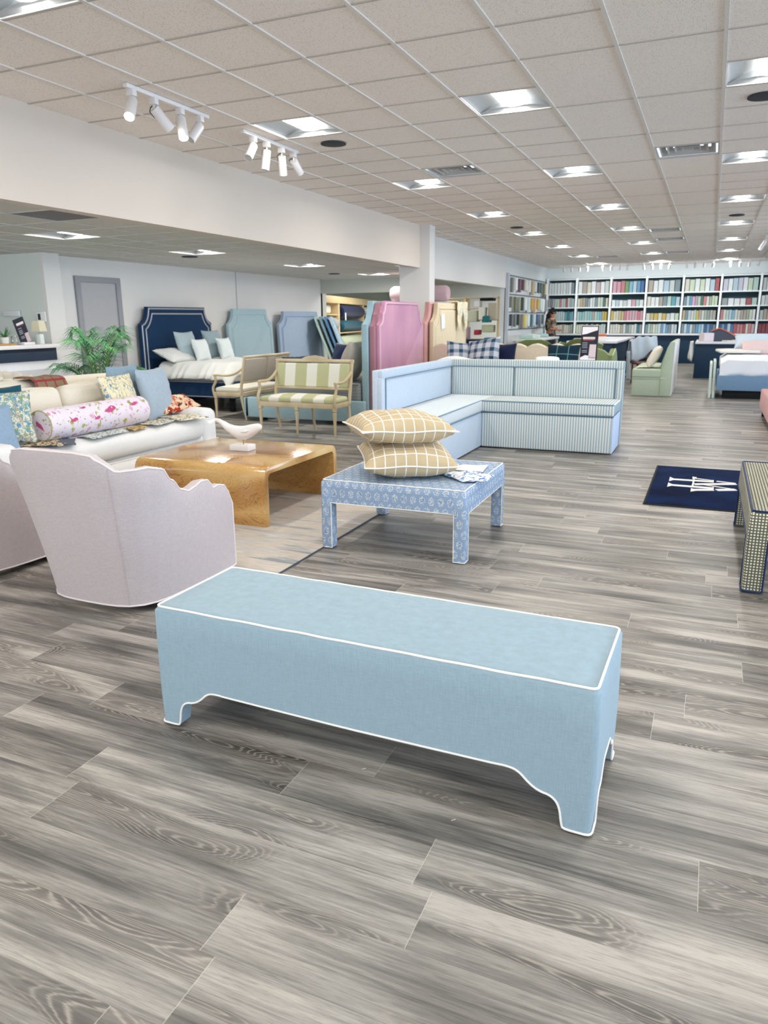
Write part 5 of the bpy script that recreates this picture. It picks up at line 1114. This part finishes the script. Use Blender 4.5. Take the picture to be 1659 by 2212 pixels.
# ------------------------------------------------------------------ middle distance: scalloped sofa, pillows, green chairs, sign
CREAMF = fabric('#d6cab5', .10)
t = thing('scallop_sofa', 'beige nubby sofa with scalloped back top behind the striped banquette', 'sofa', (0, 0, 0))
ox = [(-1.62, .25)]; nS = 8; wS = (3.95-1.62)/nS
for k in range(nS):
    for j in range(7): a = j/6; ox.append((-1.62-wS*(k+a), 1.02+.06*math.sin(PI*a)))
ox = [(-1.62, .25), (-1.62, .98)]+ox[1:]+[(-3.95, .25)]
MB().prism([(x, z) for x, z in ox], 1, 11.0, 11.18, .02).build('backrest', CREAMF, t)
MB().soft(-3.95, -1.62, 10.2, 11.05, .0, .45, .05, .01).build('seat', CREAMF, t)
for x0, x1 in ((-3.98, -3.80), (-1.78, -1.60)): MB().soft(x0, x1, 10.25, 11.05, .08, .66, .06, .02).build('arm', CREAMF, t)
pillow('throw_pillow', .46, .46, .16, fabric('#161c3a', .06), 'plain navy pillow on the scalloped sofa right of the plaid pillows', 'pillow', (-2.78, 10.62, .87), (1.30, 0, .05), seed=51)
pillow('throw_pillow', .46, .46, .16, gridm('green_tartan', '#14303a', '#5f8a8c', .16, .010, base2='#1a2b3c'), 'dark green tartan pillow at the right end of the scalloped sofa', 'pillow', (-1.88, 10.62, .86), (1.30, 0, -.05), seed=52)
BPL = stripes('x', '#dfe0df', '#44586c', .11, .5, 0); 
def plaidm():
    tt = NT('blue_grey_plaid', .9, .15); o_ = tt.xyz(tt.co()); fs = []
    for a in (0, 1):
        fr = tt.math('FRACT', tt.math('DIVIDE', tt.math('ADD', o_[a], 50.), .13)); fs.append(tt.math('LESS_THAN', fr, .42))
    s_ = tt.math('MULTIPLY', tt.math('ADD', fs[0], fs[1]), .5); tt.col(tt.ramp(s_, [(.0, lin('#b9bbc2')), (.4, lin('#7a8997')), (.9, lin('#2c4058'))], 'CONSTANT')); return tt.m
BPL = plaidm()
pillow('throw_pillow', .50, .50, .2, BPL, 'blue and grey plaid pillow, left of two behind the banquette corner', 'pillow', (-3.30, 10.50, .88), (1.15, .1, .5), seed=53)
pillow('throw_pillow', .56, .56, .24, BPL, 'larger blue and grey plaid pillow leaning in front of the scalloped sofa', 'pillow', (-2.98, 10.42, .90), (1.25, -.15, -.35), seed=54)
o = MB().soft(-.28, .28, -.2, .2, 0, .16, .06, .05, rc=.15).build('white_cushion', fabric('#dcdedb', .04), loc=(-3.22, 9.75, .74), rot=(.0, -.1, .2)); tag(o, 'white rounded cushion just above the left corner of the striped banquette', 'cushion')
t = thing('display_plinth', 'low upholstered plinth under the white cushion behind the banquette', 'plinth', (-3.3, 9.75, 0)); MB().soft(-.4, .4, -.3, .3, .0, .72, .03, 0).build('plinth_body', CREAMF, t)
con = thing('console_table', 'narrow white console table hidden behind the striped banquette back', 'table', (-1.66, 9.5, 0)); MB().box(-.62, .62, -.2, .2, .86, .895, .004).build('table_top', plain('#e8eae8', .4), con)
for x in (-.55, .55):
    for y in (-.15, .15): MB().box(x-.025, x+.025, y-.025, y+.025, 0, .86).build('leg', plain('#dddddb'), con)
sg_ = thing('standing_sign', 'tall dark framed sign with white swoosh standing behind the banquette', 'sign', (-1.37, 9.5, .895), -.15)
MB().box(-.09, .09, -.05, .05, 0, .035, .005).build('sign_base', plain('#eceeee', .3), sg_)
m = MB().at((0, 0, .03), (-.05, 0, 0)); m.box(-.105, .105, -.008, .008, 0, .42, .003); m.build('sign_panel', plain('#181b27', .35), sg_)
def signp(nm, pts, c):
    m = MB().at((0, 0, .03), (-.05, 0, 0)); m.prism(pts, 1, -.0105, -.0085); m.build(nm, plain(c), sg_, smooth=False)
signp('white_swoosh', [(-.095, .41), (.095, .41), (.095, .37), (.03, .35), (-.04, .325), (-.095, .315)], '#efe9ee'); signp('white_lettering', [(-.08, .26), (.07, .26), (.07, .29), (-.08, .29)], '#d8c9c6'); signp('red_underline', [(-.075, .245), (.055, .245), (.055, .253), (-.075, .253)], '#a4484c')
for z in (.215, .195, .175, .155, .12, .10): signp('small_lettering', [(-.085, z), (-.02, z), (-.02, z+.011), (-.085, z+.011)], '#7d828e')
signp('photo_of_notepad', [(.0, .03), (.09, .03), (.09, .20), (.01, .20)], '#d3c2c5'); signp('lower_swoosh', [(-.1, .01), (.09, .01), (.09, .045), (.02, .06), (-.04, .07), (-.1, .04)], '#e3dfe6')
o = MB().soft(-.14, .14, -.08, .08, 0, .065, .02, .01).build('folded_napkin', plain('#f1f2ee'), loc=(-1.87, 9.5, .90), rot=(0, .0, .3)); tag(o, 'small folded white cloth peeking over the banquette back', 'cloth')
GRN = fabric('#5f6a3e', .08); GRN2 = fabric('#7f8d62', .06); GPI = fabric('#b9c69a', .04)
def wing(label, loc, rz, mat, h_=1.06, w_=.78):
    t = thing('wing_chair', label, 'armchair', loc, rz, 'green wing chairs behind the scalloped sofa'); W = w_/2
    o_ = [(-W, .1), (-W, h_-.12), (-W+.1, h_-.04), (-W+.24, h_), (W-.24, h_), (W-.1, h_-.04), (W, h_-.12), (W, .1)]
    MB().prism(o_, 1, .32, .42, .025).build('backrest', mat, t)
    side = [(-.35, .1), (-.35, .52), (-.30, .60), (-.12, .62), (-.02, .70), (.10, .90), (.20, .96), (.36, h_-.10), (.42, h_-.12), (.42, .1)]
    for s_ in (-1, 1):
        MB().prism(side, 0, s_*W-.04, s_*W+.04, .02).build('wing', mat, t); MB().tube([(s_*(W+.04), y, z) for y, z in side[1:-1]], .009, 5).build('piping', GPI, t)
    MB().soft(-W+.05, W-.05, -.36, .34, .12, .48, .05, .03).build('seat', mat, t)
    for x in (-W+.06, W-.06):
        for y in (-.3, .35): MB().box(x-.025, x+.025, y-.025, y+.025, 0, .12).build('leg', BLACK, t)
    return t
wing('olive green wing chair directly behind the scalloped sofa, leftmost of the green chairs', (-2.95, 14.1, 0), .5, GRN, 1.04)
wing('olive green wing chair farther back, between its twin and the standing sign', (-2.52, 15.3, 0), -.4, GRN, 1.03)
wing('light green wing chair with pale piping beside the standing sign', (-1.72, 12.7, 0), PI*.98, GRN2, .98, .62)
# work tables with navy bodies
def island(nm, label, x0, x1, y0, y1, h_, back=.1):
    t = thing(nm, label, 'table', ((x0+x1)/2, (y0+y1)/2, 0)); W, D = (x1-x0)/2, (y1-y0)/2
    MB().box(-W, W, -D, D, h_-.05, h_, .006).build('worktop', plain('#e0e2e8', .35, .5), t); MB().box(-W+.02, W-back, -D+.04, D-.04, 0, h_-.05, .004).build('cabinet_body', plain('#15324a', .6), t); return t
island('work_table', 'left navy work table with white top behind the green chairs', -3.0, -1.9, 17.3, 21.5, .93)
island('work_table', 'navy work island with white top and bags on it at the right', -.33, .70, 19.4, 21.3, .86, .12)
t = thing('office_chair', 'black office chair pushed against the left work table', 'chair', (-1.55, 18.9, 0), .4)
MB().soft(-.25, .25, -.25, .25, .45, .53, .03, .01).build('seat', BLACK, t); MB().soft(-.22, .22, .22, .28, .6, .92, .03, 0).build('backrest', BLACK, t); MB().tube([(0, 0, .06), (0, 0, .46)], .03, 8).build('pedestal', BLACK, t)
MB().tube([(0, .2, .5), (0, .27, .62)], .02, 6).build('back_support', BLACK, t)
for k in range(5): a = k*1.257; MB().tube([(0, 0, .08), (.28*math.cos(a), .28*math.sin(a), .04)], [.025, .015], 6).build('base_arm', BLACK, t)
for k, (x, y, z, a, b, c, col_, l, nm) in enumerate(((-2.75, 17.75, .93, .3, .2, .05, '#d6d2d8', 'pale papers on the left end of the navy work table', 'paper_stack'), (-2.3, 17.6, .93, .25, .2, .10, '#ecebe6', 'white box under the orange one on the left work table', 'box'), (-2.3, 17.6, 1.03, .24, .19, .045, '#d4603e', 'orange-red box lid on the left work table', 'box'), (-2.55, 19.5, .93, .45, .8, .03, '#d9e0e4', 'flat pale samples spread over the left work table', 'sample_sheets'),
        (-.10, 19.75, .86, .26, .22, .20, '#d9cdd2', 'pale pink patterned box on the right work island', 'box'), (.45, 19.9, .86, .5, .3, .03, '#e3dcc8', 'folded cream and yellow cloth on the right work island', 'folded_cloth'), (-.5+.45, 20.6, .86, .3, .3, .04, '#dfe2e4', 'white papers at the back of the right work island', 'paper_stack'))):
    o = MB().soft(-a/2, a/2, -b/2, b/2, 0, c, min(.012, c/3), 0).build(nm, plain(col_, .6), loc=(x, y, z), rot=(0, 0, .15*k)); tag(o, l, nm.replace('_', ' '))
t = thing('tote_bag', 'charcoal tote bag with orange edge on the right work island', 'bag', (.22, 19.85, .86), .1)
MB().prism([(-.20, 0), (.22, 0), (.30, .10), (.24, .16), (-.06, .30), (-.22, .24)], 1, -.1, .1, .02).build('bag_body', fabric('#4c505e', .1), t); MB().tube([(-.24, -.11, .25), (-.06, -.11, .31), (.26, -.11, .17), (.32, -.11, .10)], .014, 6).build('orange_edge', fabric('#d8693f', .05), t)
m = MB(); m.grid(lambda u, v: (-.40-.05*u*math.sin(v*9)-.03*math.sin(v*6+u*4), 19.35+.34*v, .875-.46*u+.03*math.sin(v*10)*u), 10, 12)
o = solid(m.build('hanging_cloth', fabric('#dcdcd6', .05)), .012); tag(o, 'white cloth spilling over the left end of the right work island', 'cloth')
# chair with a draped grey-blue cloth
dcx = thing('dining_chair', 'dark wooden chair under a draped grey-blue cloth beside the sage banquette chair', 'chair', (-1.28, 17.5, 0), .4)
WD = wood_mat('brown_wood', ['#7b4a34', '#6c3f2c', '#5f3726', '#54301f', '#6b4030'], 2, 1.0, .4, 40)
for x in (-.22, .22):
    for y in (-.22, .22): MB().tube([(x, y, 0), (x*.95, y, .45)], [.016, .022], 8).build('leg', WD, dcx)
MB().soft(-.25, .25, -.25, .25, .43, .48, .02, .01).build('seat', WD, dcx); MB().tube([(-.22, .23, .45), (-.22, .28, .98), (.22, .28, .98), (.22, .23, .45)], .02, 8).build('back_frame', WD, dcx); MB().soft(-.20, .20, .25, .28, .55, .92, .01, 0).build('back_panel', fabric('#6f6a80', .08), dcx)
m = MB()
def dr(u, v):
    x = -.30+.60*v; k = abs(u-.5)*2
    y = .29+(.12 if u > .5 else -.16)*min(1, k*1.4)+.02*math.sin(v*16); z = 1.02-.55*max(0, k-.12)*(.55+.5*abs(math.sin(v*3.3+.6)))-.16*max(0, .3-v)*2; 
    return (x, y-(.25*max(0, .45-v) if u < .5 else 0), z+.012*math.sin(v*22))
m.grid(dr, 22, 30); o = solid(m.build('draped_cloth', fabric('#b3c1cd', .06), loc=(-1.28, 17.5, 0), rot=(0, 0, .4)), .012); tag(o, 'grey-blue cloth draped over the wooden chair back', 'cloth')
m = MB(); m.grid(lambda u, v: (-1.64+.03*math.sin(v*8)+.28*u*(1-v)*.3, 17.12+.16*v, .72-.62*u), 12, 8); o = solid(m.build('hanging_cloth_end', fabric('#a9b7bf', .06)), .012); tag(o, 'narrow end of grey-blue cloth hanging to the floor left of the wooden chair', 'cloth')
# sage booth seat seen from its side
SG = fabric('#b5c4ae', .07); t = thing('booth_seat', 'sage green upholstered booth seat seen side-on near the work tables', 'banquette', (0, 0, 0))
MB().soft(-1.30, -.66, 14.80, 16.85, .01, .335, .012, 0).build('base', SG, t); MB().soft(-1.31, -.63, 14.785, 16.855, .34, .50, .03, .02).build('seat_cushion', SG, t)
m = MB(); m.prism([(-.80, .01), (-.80, .5), (-.71, .90), (-.675, .985), (-.64, 1.0), (-.602, 1.0), (-.60, .01)], 1, 14.78, 16.86, .012); m.build('backrest', SG, t)
m = MB(); m.box(-.60, -.588, 14.785, 16.85, .012, .995); m.build('rear_panel', fabric('#dfe0e2', .04), t)
m = MB(); [m.prism([(-.835, .52), (-.72, .90), (-.70, .90), (-.80, .5)], 1, 14.95+k*.24, 15.15+k*.24, .006) for k in range(8)]; m.build('back_channel_panel', SG, t)
m = MB(); m.tube([(-1.305, 14.778, .335), (-.70, 14.778, .335)], .006, 5); m.tube([(-1.30, 14.79, .01), (-.60, 14.79, .01)], .005, 5); m.build('piping', fabric('#d6ddcf', .04), t)
pillow('throw_pillow', .44, .44, .17, fabric('#e6e1d3', .05), 'cream pillow leaning on the sage booth seat back', 'pillow', (-.95, 15.1, .72), (.05, -1.05, .1), seed=61)
swatch('fabric_swatch', -1.05, 15.0, .40, .26, .2, printed('cream_print_small', '#e6e2cf', ['#a9b48d', '#6d7a84'], 18), 'cream and green print swatch on the sage booth seat', z=.535, seed=7)
# right: blue bed with white sheet, leaning panels, pink bench
t = thing('bed', 'blue upholstered bed with rumpled white sheet at the right edge', 'bed', (0, 0, 0)); BB = fabric('#7897b6', .08)
MB().box(.168, 2.2, 14.68, 14.76, .15, .415, .012).build('side_rail', BB, t); MB().box(.17, .25, 14.72, 16.7, .15, .415, .012).build('foot_rail', BB, t); MB().box(.3, 2.2, 14.80, 16.6, 0, .15, .01).build('plinth', BLACK, t)
MB().soft(.24, 2.2, 14.76, 16.6, .38, .70, .07, .01).build('mattress', fabric('#dfe2ea', .04), t)
m = MB()
def sht(u, v):
    x = .22+1.98*u; y = 14.70+1.9*v; z = .745+.012*noise.noise(Vector((x*4, y*3, 0)))
    if v < .10: k = (1-v/.10); z -= .33*k; y = 14.73-.02*k+.022*math.sin(x*9+k*3+(x-.5)*4)*k
    if u < .05: z -= .24*(1-u/.05); x = .20
    return (x, y, z)
m.grid(sht, 60, 50); solid(m.build('sheet', fabric('#e9ecf2', .03), t), .012)
MB().at((.62, 16.0, .77), (0, 0, .1)).soft(-.48, .22, -.4, .4, 0, .05, .022, .02).build('folded_duvet', fabric('#e3dfd6', .04), t)
pillow('bed_pillow', .75, .45, .26, fabric('#c3d3e0', .05), 'pale blue pillow on the blue bed, behind the pink one', 'pillow', (.80, 16.15, .96), (.5, 0, 0), seed=71)
pillow('bed_pillow', .62, .40, .20, fabric('#d9c3c2', .05), 'dusty pink pillow on the blue bed in front of the pale blue one', 'pillow', (.85, 15.85, .87), (.5, 0, .05), seed=72)
swatch('patterned_cloth', 1.15, 16.5, .5, .3, .1, printed('black_white_print', '#e6e6ea', ['#2a2c3c', '#5b5f78'], 12, .45, .3), 'black and white print cloth at the back of the blue bed', z=1.02, seed=8)
MB_ = MB().soft(-.3, .3, -.2, .2, 0, .30, .05, .02).build('stacked_bedding', fabric('#d3d6dc', .05), loc=(1.15, 16.45, .70)); tag(MB_, 'stack of pale bedding at the right edge behind the pillows', 'bedding')
for k, (x, c, l) in enumerate(((.13, '#cfded6', 'pale mint panel leaning on the end of the blue bed, inner one'), (.07, '#d9e6da', 'pale green panel leaning on the end of the blue bed, outer one'))):
    o = MB().box(-.022, .022, -.5, .5, 0, .66-.04*k, .008).build('leaning_panel', fabric(c, .05), loc=(x, 15.25, 0), rot=(0, -.03, 0)); tag(o, l, 'panel')
t = thing('pink_bench', 'pink upholstered bench end just entering the picture at the right edge', 'bench', (0, 0, 0)); PB = fabric('#cf9c9c', .07)
MB().soft(.76, 1.7, 10.2, 12.35, .12, .40, .02, .005).build('upholstery', PB, t)
for x, y in ((.84, 10.3), (.84, 12.25), (1.6, 10.3), (1.6, 12.25)): MB().box(x-.04, x+.04, y-.04, y+.04, 0, .13).build('leg', BLACK, t)
m = MB(); m.grid(lambda u, v: (.86+.5*u, 12.0+.3*v, .415+.03*noise.noise(Vector((u*5, v*5, 0)))), 8, 8); o = solid(m.build('crumpled_cloth', fabric('#e6dfd0', .04)), .01); tag(o, 'crumpled cream cloth on the pink bench', 'cloth')
# logo mat
m = MB(); m.box(-.375, 1.05, 6.03, 7.72, 0, .008, .002); mat_ = m.build('door_mat', plain('#202227', .9)); tag(mat_, 'navy floor mat with white letter monogram beside the checked ottoman', 'mat')
m = MB(); m.box(-.358, 1.033, 6.052, 7.698, .006, .012, .002)
tt = NT('navy_pile', .95, .05); n_ = tt.n('TexNoise', Vector=tt.co(), Scale=3.0, Detail=3.0); tt.col(tt.ramp(n_.outputs[0], [(.35, lin('#131b33')), (.7, lin('#182a50'))])); n2 = tt.n('TexNoise', Vector=tt.co(), Scale=180.0); tt.bump(n2.outputs[0], .5, .004)
m.build('pile', tt.m, mat_)
m = MB()
def stroke(a, b, wa, wb=None):
    wb = wb or wa; d = Vector((b[0]-a[0], b[1]-a[1])).normalized(); n = Vector((-d.y, d.x)); pts = [(a[0]+n.x*wa/2, a[1]+n.y*wa/2), (a[0]-n.x*wa/2, a[1]-n.y*wa/2), (b[0]-n.x*wb/2, b[1]-n.y*wb/2), (b[0]+n.x*wb/2, b[1]+n.y*wb/2)]
    m.prism(pts, 2, .011, .0145+.0004*stroke.k); stroke.k += 1
stroke.k = 0
for a, b, w_ in (((-.215, 7.05), (.141, 7.066), .06), ((-.215, 6.795), (.139, 6.785), .06), ((-.022, 7.165), (.141, 7.112), .022), ((-.024, 7.20), (-.024, 7.13), .018), ((-.02, 7.10), (-.026, 6.80), .014),
        ((-.015, 6.892), (.323, 7.032), .055), ((.03, 6.915), (.315, 6.79), .018), ((-.02, 6.652), (.139, 6.715), .055), ((.168, 7.09), (.321, 7.05), .020), ((.166, 6.715), (.314, 6.785), .055), ((.141, 7.12), (.140, 7.03), .008), ((.140, 6.82), (.139, 6.69), .008)): stroke(a, b, w_)
for x, y, h_ in ((-.218, 7.05, .19), (-.220, 6.797, .175), (-.028, 6.652, .14), (-.026, 7.18, .11)): m.prism([(x-.008, y-h_/2), (x-.008, y+h_/2), (x+.004, y+h_/2*.75), (x+.028, y+.028), (x+.028, y-.028), (x+.004, y-h_/2*.75)], 2, .011, .0150)
m.build('monogram', plain('#e9e7e0', .9), mat_, smooth=False)
# litter on the floor
for x, y, l in ((-.93, 1.93, 'tiny white thread scrap on the floor in front of the bench'), (-.575, 1.80, 'short pale thread on the floor below the middle of the bench'), (-.62, 1.02, 'white crumb on the floor near the bottom edge'), (-1.72, 1.13, 'white fleck on the floor at the lower left')):
    o = MB().tube([(0, 0, .001), (.006, .003, .002), (.010, .010, .001)], .0012, 4).build('lint_scrap', plain('#dcd8ce'), loc=(x, y, .001)); tag(o, l, 'scrap')
